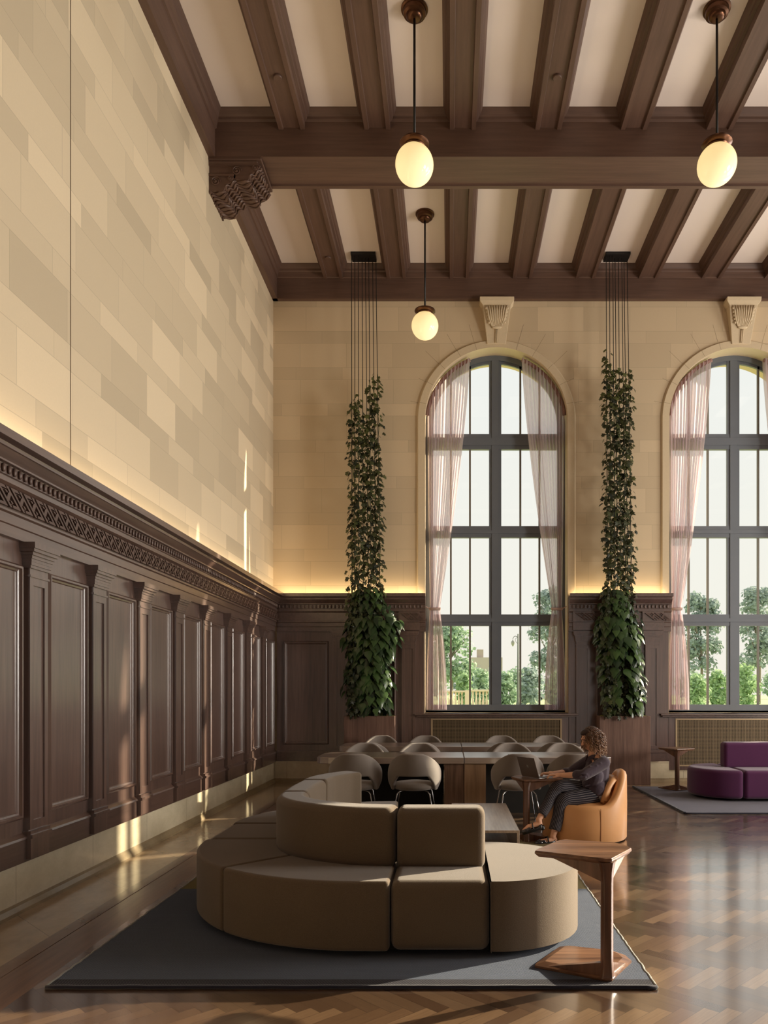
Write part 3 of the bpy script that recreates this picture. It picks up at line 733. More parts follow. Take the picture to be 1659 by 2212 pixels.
# ------------------------------------------------------------------ curtains
def curtain(cx, side, label, seed):
    """side -1: hangs at the left jamb; +1: at the right jamb"""
    r = random.Random(seed); t = empty('curtain', (cx + side * 1.14, 13.0, 1.2)); tag(t, label, 'curtain', 'sheer window curtains')
    nu, nv = 150, 46; outer = 1.165; inner_top = .44; tie_o, tie_i = 1.12, .955; bot_o, bot_i = 1.18, .83
    ztie = 2.93; zb = 1.215; V = []
    ph = [r.uniform(0, 6.28) for _ in range(6)]
    folds = 12
    for i in range(nu + 1):
        u = i / nu; xt = outer + (inner_top - outer) * u
        zt = ZSP + math.sqrt(max(.0, 1.175 ** 2 - xt ** 2)) - .01
        xti = tie_o + (tie_i - tie_o) * u; xb = bot_o + (bot_i - bot_o) * u
        for j in range(nv + 1):
            v = j / nv
            if v < .72:
                q = v / .72; z = zt + (ztie - zt) * q; e = q ** 1.35; x = xt + (xti - xt) * e; amp = .05 * (1 - .5 * q)
            else:
                q = (v - .72) / .28; z = ztie + (zb - ztie) * q; e = 1 - (1 - q) ** 2.2; x = xti + (xb - xti) * e; amp = .018 + .03 * e
            w_ = sin(u * folds * 2 * PI + ph[0] + .8 * sin(u * 9 + ph[1])) + .2 * sin(u * folds * 4.3 * PI + ph[2])
            w2 = .25 * sin(u * 17 + ph[3] + v * 2)
            V.append((side * x - side * 1.14 + .006 * sin(u * 60), amp * (w_ + w2) - .02, z - 1.2))
    g = MB(); g.add(V, [(i * (nv + 1) + j, (i + 1) * (nv + 1) + j, (i + 1) * (nv + 1) + j + 1, i * (nv + 1) + j + 1) for i in range(nu) for j in range(nv)])
    g.build('drape', M_CURT, t, smooth=True)
    g = MB(); # gathered heading tape along the arch
    pts = []
    for i in range(31):
        xt = 1.165 - .725 * i / 30; zt = ZSP + math.sqrt(max(0, 1.175 ** 2 - xt ** 2)); pts.append((side * xt - side * 1.14, -.02, zt - 1.2 - .04))
    g.tube(pts, [(.034, .03)] * len(pts), 8, flat=1)
    g.build('heading_tape', plain('curtain_heading_%d' % seed, lin(150, 118, 112), .85), t, smooth=True)
    g = MB(); cxl = side * ((tie_o + tie_i) / 2 - 1.14); rr = []
    for k in range(25):
        a = 2 * PI * k / 24; rr.append((cxl + .095 * cos(a), -.02 + .055 * sin(a), ztie - 1.2 + .01 * sin(a)))
    g.tube(rr, [(.006, .026)] * 25, 6); g.tube([(cxl + side * .09, -.02, ztie - 1.2), (side * .055, -.05, ztie - 1.16)], .008, 6)
    g.build('tieback', plain('tieback_cloth_%d' % seed, lin(186, 160, 150), .85), t, smooth=True)
    return t
curtain(WINX[0], -1, 'sheer pinkish curtain tied back at the left jamb of the nearer window', 1)
curtain(WINX[0], 1, 'sheer pinkish curtain tied back at the right jamb of the nearer window', 2)
curtain(WINX[1], -1, 'sheer pinkish curtain tied back at the left jamb of the right window', 3)
curtain(WINX[1], 1, 'sheer curtain top just showing at the right edge of the photo', 4)

# ------------------------------------------------------------------ plants
def leaf_cloud(g, P_, N_, S_, T_, kind, droop):
    """append leaves: P_ positions, N_ outward dirs, S_ sizes, T_ tones"""
    if kind == 'heart':
        shp = [(0, 0, 0), (-.38, .10, .02), (-.5, .42, -.02), (-.27, .82, -.05), (0, 1.32, -.14), (.27, .82, -.05), (.5, .42, -.02), (.38, .10, .02), (0, .45, .07), (0, .8, .02)]
        fcs = [(0, 8, 2, 1), (8, 9, 3, 2), (9, 4, 3), (0, 7, 6, 8), (8, 6, 5, 9), (9, 5, 4)]
    elif kind == 'ivy':
        shp = [(0, 0, 0), (-.48, .12, .0), (-.30, .45, .04), (-.42, .72, -.03), (-.13, .72, .02), (0, 1.0, -.06), (.13, .72, .02), (.42, .72, -.03), (.30, .45, .04), (.48, .12, 0), (0, .4, .06)]
        fcs = [(0, 10, 2, 1), (10, 4, 3, 2), (10, 6, 5, 4), (10, 8, 7, 6), (0, 9, 8, 10)]
    else:
        shp = [(0, 0, 0), (-.4, .5, .05), (0, 1, 0), (.4, .5, .05)]; fcs = [(0, 1, 2, 3)]
    shp = [Vector(s) for s in shp]
    for p, n, s, tt in zip(P_, N_, S_, T_):
        n = Vector(n).normalized(); dn = (Vector((0, 0, -1)) * droop + Vector((random.uniform(-.6, .6), random.uniform(-.6, .6), random.uniform(-.3, .5)))).normalized()
        y = (dn - n * dn.dot(n)); y = y.normalized() if y.length > .05 else Vector((1, 0, 0)); x = y.cross(n)
        y2 = (y * .9 + n * .25).normalized(); n2 = x.cross(y2)
        g.add([Vector(p) + x * q.x * s + y2 * q.y * s + n2 * q.z * s for q in shp], fcs, [tt] * len(shp))
def hanging_garden(px, ppx, where, seed, tops, wid):
    r = random.Random(seed)
    # planter
    t = empty('planter_box', (ppx, 12.62, 0)); tag(t, 'tall square dark oak planter box ' + where, 'planter')
    g = MB(); hw, hd, h = .415, .18, 1.125; th = .025
    g.box(-hw, hw, -hd, -hd + th, 0, h); g.box(-hw, hw, hd - th, hd, 0, h); g.box(-hw, -hw + th, -hd + th, hd - th, 0, h); g.box(hw - th, hw, -hd + th, hd - th, 0, h); g.box(-hw + th, hw - th, -hd + th, hd - th, 0, .05)
    g.build('box', M_PLANT, t, bevel=.003)
    g = MB(); g.box(-hw + th + .002, hw - th - .002, -hd + th + .002, hd - th - .002, .9, h - .03); g.build('soil', M_SOIL, t)
    g = MB()
    for k in range(420):
        g.ball((r.uniform(-hw + .03, hw - .03), r.uniform(-hd + .04, hd - .04), h - .022 + r.uniform(0, .016)), (.022, .016, .012), seg=6, rings=4)
    g.build('moss', M_MOSS, t, smooth=True)
    # hanging rack with cables
    t = empty('cable_hanger', (px, 12.48, ZC)); tag(t, 'black ceiling plate with thin cables ' + where, 'plant hanger')
    g = MB(); g.box(-.2, .2, -.13, .10, -.045, 0); g.build('ceiling_plate', M_BLACK, t, bevel=.004)
    cabs = []
    for k in range(8):
        cx_ = -.19 + .38 * ((k * 3) % 8) / 7; cy = -.09 + .16 * (k % 3) / 2; bx = cx_ * wid + (ppx - px) * .5 + r.uniform(-.02, .02)
        cabs.append(((px + cx_, 12.48 + cy), (px + bx, 12.50 + cy * .8)))
        g = MB(); g.tube([(cx_, cy, -.04), (bx, .02 + cy * .8, 1.15 - ZC)], .006, 5); g.build('cable', M_CABLE, t, smooth=True)
    # ivy winding up the cables
    t = empty('climbing_ivy', (px, 12.5, 1.12)); tag(t, 'small leaved ivy on the cables ' + where, 'ivy plant')
    g = MB(); gs = MB(); PP = []; NN = []; SS = []; TT = []
    for k, ((xa, ya), (xb, yb)) in enumerate(cabs):
        top = tops[k % len(tops)]; pts = []; z = 1.15
        while z < top:
            u = (z - 1.15) / (ZC - 1.2); x = xb + (xa - xb) * u; y = yb + (ya - yb) * u
            pts.append((x + .018 * sin(z * 9 + k), y + .018 * cos(z * 9 + k), z))
            dens = 4 if z < 4.6 else 3
            for q in range(dens):
                if r.random() < .85:
                    a = r.uniform(0, 6.28); rr = r.uniform(.02, .085)
                    PP.append((x + rr * cos(a), y + rr * sin(a) * .8, z + r.uniform(-.04, .04))); NN.append((cos(a), sin(a) - .8, .25 + r.uniform(-.3, .3)))
                    SS.append(r.uniform(.06, .10)); TT.append(min(1, max(0, r.gauss(.25, .2) + (.45 if z > top - .3 else 0) + (.25 if r.random() < .08 else 0))))
            z += .062
        pts = [(a - px, b - 12.5, c_ - 1.12) for a, b, c_ in pts]; gs.tube(pts, .005, 4)
    PP = [(a - px, b - 12.5, c_ - 1.12) for a, b, c_ in PP]
    leaf_cloud(g, PP, NN, SS, TT, 'ivy', .8); g.build('leaves', M_IVY, t, attr='tone'); gs.build('stem', M_STEM, t, smooth=True)
    return cabs
def lush(ppx, where, seed, shape, cols=None):
    """big heart-leaved plant trailing down over its planter; shape: list of (z, x_lo, x_hi)"""
    r = random.Random(seed); t = empty('trailing_philodendron', (ppx, 12.6, 1.12)); tag(t, 'glossy heart leaved plant in the planter ' + where, 'plant')
    PP = []; NN = []; SS = []; TT = []
    zs = [s[0] for s in shape]
    for k in range(980):
        z = r.uniform(zs[0], zs[-1]); lo = np.interp(z, zs, [s[1] for s in shape]); hi = np.interp(z, zs, [s[2] for s in shape])
        c_ = (lo + hi) / 2; hw = (hi - lo) / 2; a = r.uniform(0, 2 * PI); q = math.sqrt(r.uniform(.25, 1)) * r.uniform(.82, 1.12)
        if cols and z < cols[0] and abs(cos(a) * q) < .26 and r.random() < .93: continue
        x = c_ + hw * q * cos(a) + (r.uniform(-.07, .07) if r.random() < .2 else 0); y = 12.53 + .21 * q * sin(a)
        if y > 12.66: y = 12.66
        PP.append((x - ppx, y - 12.6, z - 1.12)); NN.append((cos(a) * .8, -abs(sin(a)) - .35, .25 + r.uniform(-.25, .3)))
        big = 1 if z < 2.75 else .62
        SS.append(r.uniform(.09, .165) * big); TT.append(min(1, max(0, r.gauss(.3, .2))))
    g = MB(); leaf_cloud(g, PP, NN, SS, TT, 'heart', 2.6); g.build('leaves', M_POTH, t, attr='tone', smooth=True)
    g = MB()
    for k in range(9):
        x = r.uniform(-.25, .25); g.tube(cr([(x, 0, 0), (x + r.uniform(-.1, .1), -.03, .6), (x + r.uniform(-.1, .1), -.03, 1.2), (x * .7, 0, 1.9)], 5), .007, 5)
    g.build('stem', M_STEM, t, smooth=True)
WA = 'between left corner and nearer window'; WB = 'between the two windows behind the woman'
hanging_garden(-1.40, -1.307, WA, 11, [6.25, 5.9, 6.5, 6.2, 6.05, 6.75, 6.35, 6.65], 1.28)
hanging_garden(2.73, 2.861, WB, 12, [7.05, 6.8, 6.6, 6.9, 6.5, 6.85, 6.4, 6.7], 1.25)
lush(-1.307, WA, 5, [(1.24, -1.62, -1.0), (1.6, -1.66, -.98), (2.1, -1.66, -.98), (2.45, -1.72, -.82), (2.75, -1.68, -.86), (3.0, -1.66, -1.02), (3.2, -1.62, -1.12)])
lush(2.861, WB, 6, [(1.24, 2.56, 3.18), (1.7, 2.52, 3.18), (2.2, 2.44, 3.16), (2.6, 2.40, 3.12), (2.9, 2.46, 3.0), (3.2, 2.5, 2.92)], (2.05,))

# ------------------------------------------------------------------ rugs
def rug(name, x0, x1, y0, y1, m, medge, label, side):
    t = empty(name, ((x0 + x1) / 2, (y0 + y1) / 2, 0)); tag(t, label, 'rug'); cx, cy = (x0 + x1) / 2, (y0 + y1) / 2
    g = MB(); g.box(x0 - cx, x1 - cx, y0 - cy, y1 - cy, 0.003, .014); g.build('woven_field', m, t, bevel=.004)
    rr = random.Random(3)
    for (a, b, ax) in ((y0, y1, 'l'), (y0, y1, 'r')):
        if side == 'l' and ax == 'r': continue
        g = MB(); x = (x0 if ax == 'l' else x1) - cx; pts = []
        n = int((b - a) / .035)
        for k in range(n + 1): pts.append((x + rr.uniform(-.004, .004), a + (b - a) * k / n - cy, .010))
        g.tube(pts, .009 if side != 'l' else .02, 5)
        g.build('side_binding', medge, t, smooth=True)
    g = MB(); pts = [(x0 - cx + (x1 - x0) * k / 60, y0 - cy + rr.uniform(-.003, .003), .010) for k in range(61)]; g.tube(pts, .011, 6); g.build('end_binding', M_RUGEDGE, t, smooth=True)
    return t
rug('area_rug', -2.045, 1.05, 3.87, 8.05, M_RUG, M_RUGEDGEL, 'large blue grey woven rug under the taupe sofa, navy band at its front', 'b')
rug('area_rug', 2.92, 7.6, 9.46, 12.15, M_RUG2, M_RUGEDGE, 'pale grey lavender rug with dark edge under the purple sofa', 'l')

# ------------------------------------------------------------------ sofas
def arc(cx, cy, r, a0, a1, n=14): return [(cx + r * cos(rad(a0 + (a1 - a0) * k / n)), cy + r * sin(rad(a0 + (a1 - a0) * k / n))) for k in range(n + 1)]
def shrink(poly, d):
    """inset a polygon a little so neighbouring modules keep a seam"""
    n = len(poly); out = []; area_ = sum(poly[i][0] * poly[(i + 1) % n][1] - poly[(i + 1) % n][0] * poly[i][1] for i in range(n)); sg = 1 if area_ > 0 else -1
    for i in range(n):
        p0, p1, p2 = Vector(poly[i - 1]), Vector(poly[i]), Vector(poly[(i + 1) % n])
        e1 = (p1 - p0).normalized(); e2 = (p2 - p1).normalized(); n1 = Vector((-e1.y, e1.x)) * sg; n2 = Vector((-e2.y, e2.x)) * sg
        m_ = (n1 + n2); 
        if m_.length < 1e-4: m_ = n1
        m_.normalize(); k = d / max(.35, m_.dot(n1)); out.append((p1.x + m_.x * k, p1.y + m_.y * k))
    return out if sg > 0 else out[::-1]
def pad(poly, z0, z1, m, parent, name, r=.055, lab=None, crown=.012, lean=None):
    poly = shrink(poly, .0035); g = MB(); g.prism(poly, z0, z1)
    if lean:
        cx_, cy_, k_ = lean; n = len(poly)
        g.v = [(x, y, z) if i % (2 * n) < n else (cx_ + (x - cx_) * k_, cy_ + (y - cy_) * k_, z) for i, (x, y, z) in enumerate(g.v)]
    o = g.build(name, m, parent, smooth=True, bevel=r, bseg=5, angle=50)
    wn = o.modifiers.new('wn', 'WEIGHTED_NORMAL'); wn.keep_sharp = False
    if lab: o['label'] = lab
    return o
def curved_strip(path, th, nrm_side=1):
    """closed polygon of a strip: path and its offset by th"""
    n = len(path); off = []
    for i in range(n):
        a = Vector(path[max(0, i - 1)]); b = Vector(path[min(n - 1, i + 1)]); d = (b - a).normalized(); nn = Vector((-d.y, d.x)) * nrm_side
        off.append((path[i][0] + nn.x * th, path[i][1] + nn.y * th))
    return path + off[::-1]
SZ = .43
sf = empty('modular_sofa', (0, 0, .014)); tag(sf, 'long curving taupe bouclé sofa with low backrests on the blue grey rug', 'sofa')
Zb = .035
# seat modules (plan positions)
oc = (-.5, 5.54); R0 = 1.27; R1 = .10
pad([(.23, 4.27)] + arc(.23, 4.85, .58, -90, 90, 22) + [(.23, 5.43)], Zb, SZ, M_SOFA, sf, 'seat_module')
pad([(-.335, 4.27), (.23, 4.27), (.23, 5.43), (-.335, 5.43)], Zb, SZ, M_SOFA, sf, 'seat_module')
pad([(-.335, 4.27)] + arc(*oc, R0, 270, 226, 10)[1:] + arc(*oc, R1, 226, 270, 3) + [(-.335, 5.43)], Zb, SZ, M_SOFA, sf, 'seat_module')
pad(arc(*oc, R0, 226, 180, 10) + arc(*oc, R1, 180, 226, 3), Zb, SZ, M_SOFA, sf, 'seat_module')
pad([(-1.77, 5.54), (-.60, 5.54), (-.60, 6.22), (-1.77, 6.22)], Zb, SZ, M_SOFA, sf, 'seat_module')
oc2 = (-.5, 6.22)
pad(arc(*oc2, R0, 180, 135, 10) + arc(*oc2, R1, 135, 180, 3), Zb, SZ, M_SOFA, sf, 'seat_module')
pad(arc(*oc2, R0, 135, 90, 10) + [(-.45, 6.32)] + arc(*oc2, R1, 90, 135, 3), Zb, SZ, M_SOFA, sf, 'seat_module')
g = MB()                                           # dark plinth
for pl in ([(.1, 4.4), (.55, 4.5), (.68, 4.85), (.55, 5.2), (.1, 5.3)], [(-.6, 4.42), (.12, 4.42), (.12, 5.3), (-.6, 5.3)], arc(*oc, 1.13, 270, 180, 12) + [(-.62, 5.54), (-.5, 5.3)], [(-1.63, 5.54), (-.7, 5.54), (-.7, 6.22), (-1.63, 6.22)], arc(*oc2, 1.13, 180, 90, 12) + [(-.5, 6.4), (-.62, 6.22)]):
    g.prism(pl, 0, .05)
g.build('plinth', M_DARK, sf)
# backrests
BH = .785
pad([(-.325, 4.64), (.222, 4.64), (.222, 4.86), (-.325, 4.86)], SZ - .02, BH, M_SOFA, sf, 'backrest', .05)
pA = cr([(-.34, 4.64), (-.66, 4.70), (-.98, 4.90), (-1.17, 5.17), (-1.22, 5.46)], 5)
pad(curved_strip(pA, .22, -1), SZ - .02, BH, M_SOFA, sf, 'backrest', .05)
pad(curved_strip([(-1.22, 5.47), (-1.225, 5.85), (-1.21, 6.22)], .22, -1), SZ - .02, BH, M_SOFA, sf, 'backrest', .05)
pB = cr([(-1.21, 6.23), (-1.17, 6.5), (-1.05, 6.78), (-.93, 6.93)], 5)
pad(curved_strip(pB, .22, -1), SZ - .02, BH, M_SOFA, sf, 'backrest', .05)

ps = empty('modular_sofa', (0, 0, .014)); tag(ps, 'deep purple rounded sofa with low backrest by the right window', 'sofa')
pad([(4.02, 11.56), (4.02, 10.4)] + arc(4.02, 10.98, .58, 270, 90, 22)[1:-1], Zb, SZ, M_PURP, ps, 'seat_module')
pad([(4.02, 10.4), (4.75, 10.4), (4.75, 11.56), (4.02, 11.56)], Zb, SZ, M_PURP, ps, 'seat_module')
pad([(4.75, 10.4), (5.6, 10.5), (5.6, 11.66), (4.75, 11.56)], Zb, SZ, M_PURP, ps, 'seat_module')
pad([(3.91, 10.86), (4.75, 10.86), (4.75, 11.08), (3.91, 11.08)], SZ - .02, BH, M_PURP, ps, 'backrest', .05)
pad([(4.76, 10.86), (5.5, 10.9), (5.5, 11.12), (4.76, 11.08)], SZ - .02, BH, M_PURP, ps, 'backrest', .05)
g = MB(); g.prism([(3.6, 10.98), (3.9, 10.55), (5.4, 10.6), (5.4, 11.5), (3.9, 11.42)], 0, .05); g.build('plinth', M_DARK, ps)

# ------------------------------------------------------------------ side tables (bent walnut, C shape)
def side_table(loc, rz, label, mirror=1):
    t = empty('side_table', loc, rz); tag(t, label, 'side table', 'walnut side tables')
    m = mirror
    top = [(-.375 * m, .20), (-.36 * m, .24), (-.20 * m, .50), (-.16 * m, .52), (.10 * m, .43), (.15 * m, .36), (.165 * m, .27), (0, 0), (-.03 * m, -.002)]
    if m < 0: top = top[::-1]
    top = [(x, y) for x, y in top]
    g = MB(); n = len(top); cx_ = sum(p[0] for p in top) / n; cy_ = sum(p[1] for p in top) / n
    def ring(k, z): return [(cx_ + (x - cx_) * k, cy_ + (y - cy_) * k, z) for x, y in top]
    vs = ring(.93, .600) + ring(1, .618) + ring(1, .628) + ring(.985, .634)
    g.add(vs, [tuple(range(n)), tuple(range(3 * n, 4 * n))[::-1]] + [(r_ * n + i, r_ * n + (i + 1) % n, (r_ + 1) * n + (i + 1) % n, (r_ + 1) * n + i) for r_ in range(3) for i in range(n)])
    g.build('table_top', M_WALNUT, t, smooth='auto')
    g = MB(); vs = ring(.985, .0) + ring(1, .006) + ring(1, .014) + ring(.80, .03)
    g.add(vs, [tuple(range(n)), tuple(range(3 * n, 4 * n))[::-1]] + [(r_ * n + i, r_ * n + (i + 1) % n, (r_ + 1) * n + (i + 1) % n, (r_ + 1) * n + i) for r_ in range(3) for i in range(n)])
    g.build('base', M_WALNUT, t, smooth='auto')
    # post with the flaring webs into top and base
    sec = [(-.040 * m, .005), (-.002 * m, .003), (.016 * m, .04), (.010 * m, .075), (-.045 * m, .072), (-.052 * m, .032)]
    if m < 0: sec = sec[::-1]
    g = MB(); k = len(sec); vs = []
    for z, ex in ((.012, 1.35), (.05, 1.1), (.10, 1.0), (.50, 1.0), (.56, 1.1), (.612, 1.5)):
        sxc = sum(p[0] for p in sec) / k; syc = sum(p[1] for p in sec) / k
        vs += [(sxc + (x - sxc) * ex, syc + (y - syc) * ex + (ex - 1) * .03, z) for x, y in sec]
    g.add(vs, [(r_ * k + i, r_ * k + (i + 1) % k, (r_ + 1) * k + (i + 1) % k, (r_ + 1) * k + i) for r_ in range(5) for i in range(k)] + [tuple(range(k)), tuple(range(5 * k, 6 * k))[::-1]])
    post = g.build('post', M_WALNUTZ, t, smooth='auto', bevel=.004)
    for (za, zb_, sg) in ((.612, .50, 1), (.02, .11, -1)):
        for (ex, ey) in ((-.30 * m, .18), (.11 * m, .22)):
            g = MB()
            a = Vector((-.02 * m, .03, 0)); b_ = Vector((ex, ey, 0)); d = (b_ - a).normalized(); nn = Vector((-d.y, d.x, 0)) * .018
            zz = zb_ if sg > 0 else za + .075
            vs = [a + nn + Vector((0, 0, za)), b_ + nn * .6 + Vector((0, 0, za)), a + nn + Vector((0, 0, zz)), a - nn + Vector((0, 0, za)), b_ - nn * .6 + Vector((0, 0, za)), a - nn + Vector((0, 0, zz))]
            g.add(vs, [(0, 1, 2), (3, 5, 4), (0, 3, 4, 1), (1, 4, 5, 2), (0, 2, 5, 3)])
            g.build('web', M_WALNUTZ, post)
    return t
side_table((.836, 3.93, .014), 0, 'walnut C shaped side table in the foreground at the sofa end')
side_table((.745, 7.62, .0), rad(-12), 'walnut C shaped side table carrying the laptop beside the woman', -1)
side_table((3.46, 11.6, .014), rad(-36), 'small walnut side table on the pale rug left of the purple sofa')

# ------------------------------------------------------------------ coffee table
t = empty('coffee_table', (.297, 7.0, .014)); tag(t, 'low rectangular brown wood coffee table with open shelf behind the sofa', 'coffee table')
hx, hy, H = .275, .77, .365
g = MB(); g.box(-hx, hx, -hy, hy, H - .022, H); g.build('table_top', M_COFFEE, t, bevel=.002)
for s in (-1, 1):
    g = MB(); g.box(*sorted((s * hx, s * (hx - .022))), -hy, hy, .0, H - .022); g.build('side_panel', M_COFFEE, t, bevel=.002)
g = MB(); g.box(-hx + .022, hx - .022, -hy, hy, .10, .12); g.build('shelf', M_COFFEE, t)

# ------------------------------------------------------------------ work tables
def work_table(y0, y1, label):
    cy = (y0 + y1) / 2; X_ = .173; t = empty('work_table', (X_, cy, 0)); tag(t, label, 'table', 'long shared work tables')
    hy = (y1 - y0) / 2; hx = 1.76; zt = .738
    for s in (-1, 1):
        a = hx; pl = [(s * .003, -hy), (s * (a - .16), -hy), (s * (a - .06), -hy + .03), (s * (a - .01), -hy + .10), (s * a, -hy + .2), (s * a, hy - .2), (s * (a - .06), hy - .03), (s * (a - .16), hy), (s * .003, hy)]
        if s > 0: pl = pl
        else: pl = pl[::-1]
        g = MB(); g.prism(pl, zt - .075, zt); g.build('table_top', M_TABTOP, t, bevel=.006, bseg=2)
    g = MB(); g.box(-.235, -.002, -hy + .03, hy - .03, 0, zt - .075); g.build('pedestal', M_TABLE, t, bevel=.003)
    g = MB(); g.box(.002, .255, -hy + .02, hy - .03, 0, zt - .075); g.build('pedestal', m_wood('table_oak_pale_%d' % int(y0), lin(110, 84, 60), lin(160, 128, 98), 'z', 1.0, rough=.4, grain=16), t, bevel=.003)
    for s in (-1, 1):
        g = MB(); a, b = sorted((s * .26, s * (hx - .35))); g.box(a, b, hy - .30, hy - .26, .0, zt - .075); g.build('modesty_panel', M_DARK, t)
    for s in (-1, 1):
        g = MB(); g.box(s * .6 - .05, s * .6 + .05, .0, .035, zt, zt + .003); g.build('power_lid', M_BLACK, t)
    return t
work_table(9.0, 9.86, 'long brown oak work table nearer the camera, row of grey chairs before it')
work_table(10.85, 11.75, 'long brown oak work table farther back, close to the windows')

# ------------------------------------------------------------------ upholstered chairs
def make_chair():
    t = empty('dining_chair')
    # chair faces +Y, back at -Y.  shell back wraps from side to side above an opening
    nth, nz = 34, 12; V = []
    def at(th, v):
        a = abs(th) / 100.0
        zt = .825 - .235 * max(0, (abs(th) - 24) / 76) ** 1.55
        zl = .565 if a < .36 else .565 - .165 * min(1, (a - .36) / .34) ** .8
        zt = max(zt, zl + .05)
        z = zl + (zt - zl) * v
        q = (z - .40) / .42
        rx = .275 + .012 * sin(PI * min(1, q)) - .055 * max(0, q - .45) ** 1.2 * 1.7; ry = .235 + .05 * q
        if z < .5: rx -= (.5 - z) * .35
        return Vector((rx * sin(rad(th)), -.02 - ry * cos(rad(th)) , z))
    for i in range(nth + 1):
        th = -100 + 200 * i / nth
        for j in range(nz + 1): V.append(at(th, j / nz))
    g = MB(); g.add(V, [(i * (nz + 1) + j, i * (nz + 1) + j + 1, (i + 1) * (nz + 1) + j + 1, (i + 1) * (nz + 1) + j) for i in range(nth) for j in range(nz)])
    o = g.build('backrest', M_CHAIR, t, smooth=True)
    s = o.modifiers.new('sol', 'SOLIDIFY'); s.thickness = .042; s.offset = 0
    b = o.modifiers.new('sub', 'SUBSURF'); b.levels = 1; b.render_levels = 1
    g = MB(); g.lathe([(.0, .395), (.18, .395), (.225, .405), (.25, .43), (.248, .455), (.22, .478), (.12, .492), (0, .494)], (0, .01, 0), 36, 1.0, 1.0); g.build('seat', M_CHAIR, t, smooth=True)
    for sx in (-1, 1):
        for sy in (-1, 1):
            g = MB(); g.tube([(sx * .10, sy * .10, .40), (sx * .165, sy * .165, .385), (sx * .185, sy * .185, .36), (sx * .245, sy * .25, .0)], [.008, .008, .008, .006], 8); g.build('leg', M_CHROME, t, smooth=True)
    return t
proto = make_chair(); first = True
rows = [(8.78, 0, 'on the sofa side of the nearer table'), (10.0, PI, 'on the window side of the nearer table'), (10.72, 0, 'on the near side of the farther table'), (11.84, PI, 'on the window side of the farther table')]
colx = [[-1.08, -.40, .78, 1.42], [-1.13, -.41, .825, 1.53], [-1.12, -.41, .79, 1.50], [-1.07, -.38, .815, 1.56]]
cn = ['leftmost', 'second from left', 'third from left', 'rightmost']
for ri, (y, rz, nm) in enumerate(rows):
    for ci, x in enumerate(colx[ri]):
        o = proto if first else copy_tree(proto); first = False
        jit = random.Random(ri * 9 + ci).uniform(-.05, .05)
        o.location = (x, y, 0); o.rotation_euler = (0, 0, rz + jit)
        tag(o, 'grey open backed chair, %s %s' % (cn[ci], nm), 'chair', 'grey chairs around the work tables')

# ------------------------------------------------------------------ tan tub chair
t = empty('tub_chair', (1.40, 7.93, 0), 0); tag(t, 'tan leather tub chair on which the woman sits', 'armchair')
R = .43
def rim(th):            # th measured from the back (+X); arms slope down to the front (-X)
    a = abs(th); return .71 if a < 9 else (.71 - .325 * (0.5 - .5 * cos(PI * min(1, (a - 9) / 64.0))))
def shell_pts(th, r): return (r * cos(rad(th)), r * sin(rad(th)) * .97)
V = []; prof = []; nth = 96
for i in range(nth):
    th = -180 + 360 * i / nth; z = rim(th)
    for (r, zz) in ((R - .015, .012), (R, .03), (R + .004, z * .5), (R, z - .05), (R - .012, z - .018), (R - .035, z), (R - .07, z - .004), (R - .092, z - .03), (R - .10, z - .09), (R - .10, .30)):
        x, y = shell_pts(th, r); V.append((x, y, max(zz, .012)))
m_ = 10
g = MB(); g.add(V, [(i * m_ + j, ((i + 1) % nth) * m_ + j, ((i + 1) % nth) * m_ + j + 1, i * m_ + j + 1) for i in range(nth) for j in range(m_ - 1)])
g.build('shell', M_LEATH, t, smooth=True)
g = MB(); g.lathe([(0, .26), (.31, .26), (.322, .30), (.322, .355), (.30, .385), (.20, .402), (0, .408)], (0, 0, 0), 48, 1, .97); g.build('seat_cushion', M_LEATH, t, smooth=True)
V = []; n1, n2 = 26, 8
for i in range(n1 + 1):
    th = -62 + 124 * i / n1; e = 1 - abs(th / 62) ** 6
    for j in range(n2 + 1):
        v = j / n2; z = .40 + (.235 * e) * v; bulge = .055 * sin(PI * min(1, v * .9 + .12)) * (.35 + .65 * e)
        x, y = shell_pts(th, .325 - bulge); V.append((x, y, z))
g = MB(); g.add(V, [(i * (n2 + 1) + j, (i + 1) * (n2 + 1) + j, (i + 1) * (n2 + 1) + j + 1, i * (n2 + 1) + j + 1) for i in range(n1) for j in range(n2)])
o = g.build('back_cushion', M_LEATH, t, smooth=True); s = o.modifiers.new('sol', 'SOLIDIFY'); s.thickness = .06; s.offset = 0
g = MB()
for th in (-78, 78):
    x, y = shell_pts(th, R + .0035); z = rim(th); g.tube([(x, y, .03), (x * 1.003, y * 1.003, z * .5), (x, y, z - .03)], .0025, 5)
g.build('seam', plain('leather_seam', lin(120, 72, 38), .6), t)
g = MB(); g.lathe([(0, 0), (.38, 0), (.38, .014), (0, .014)], seg=40); g.build('plinth', M_DARK, t)

# ------------------------------------------------------------------ laptop
lp = empty('laptop', (.905, 7.665, .636), math.atan2(.26, -.15)); tag(lp, 'open silver laptop with dark lid on the small walnut table', 'laptop')
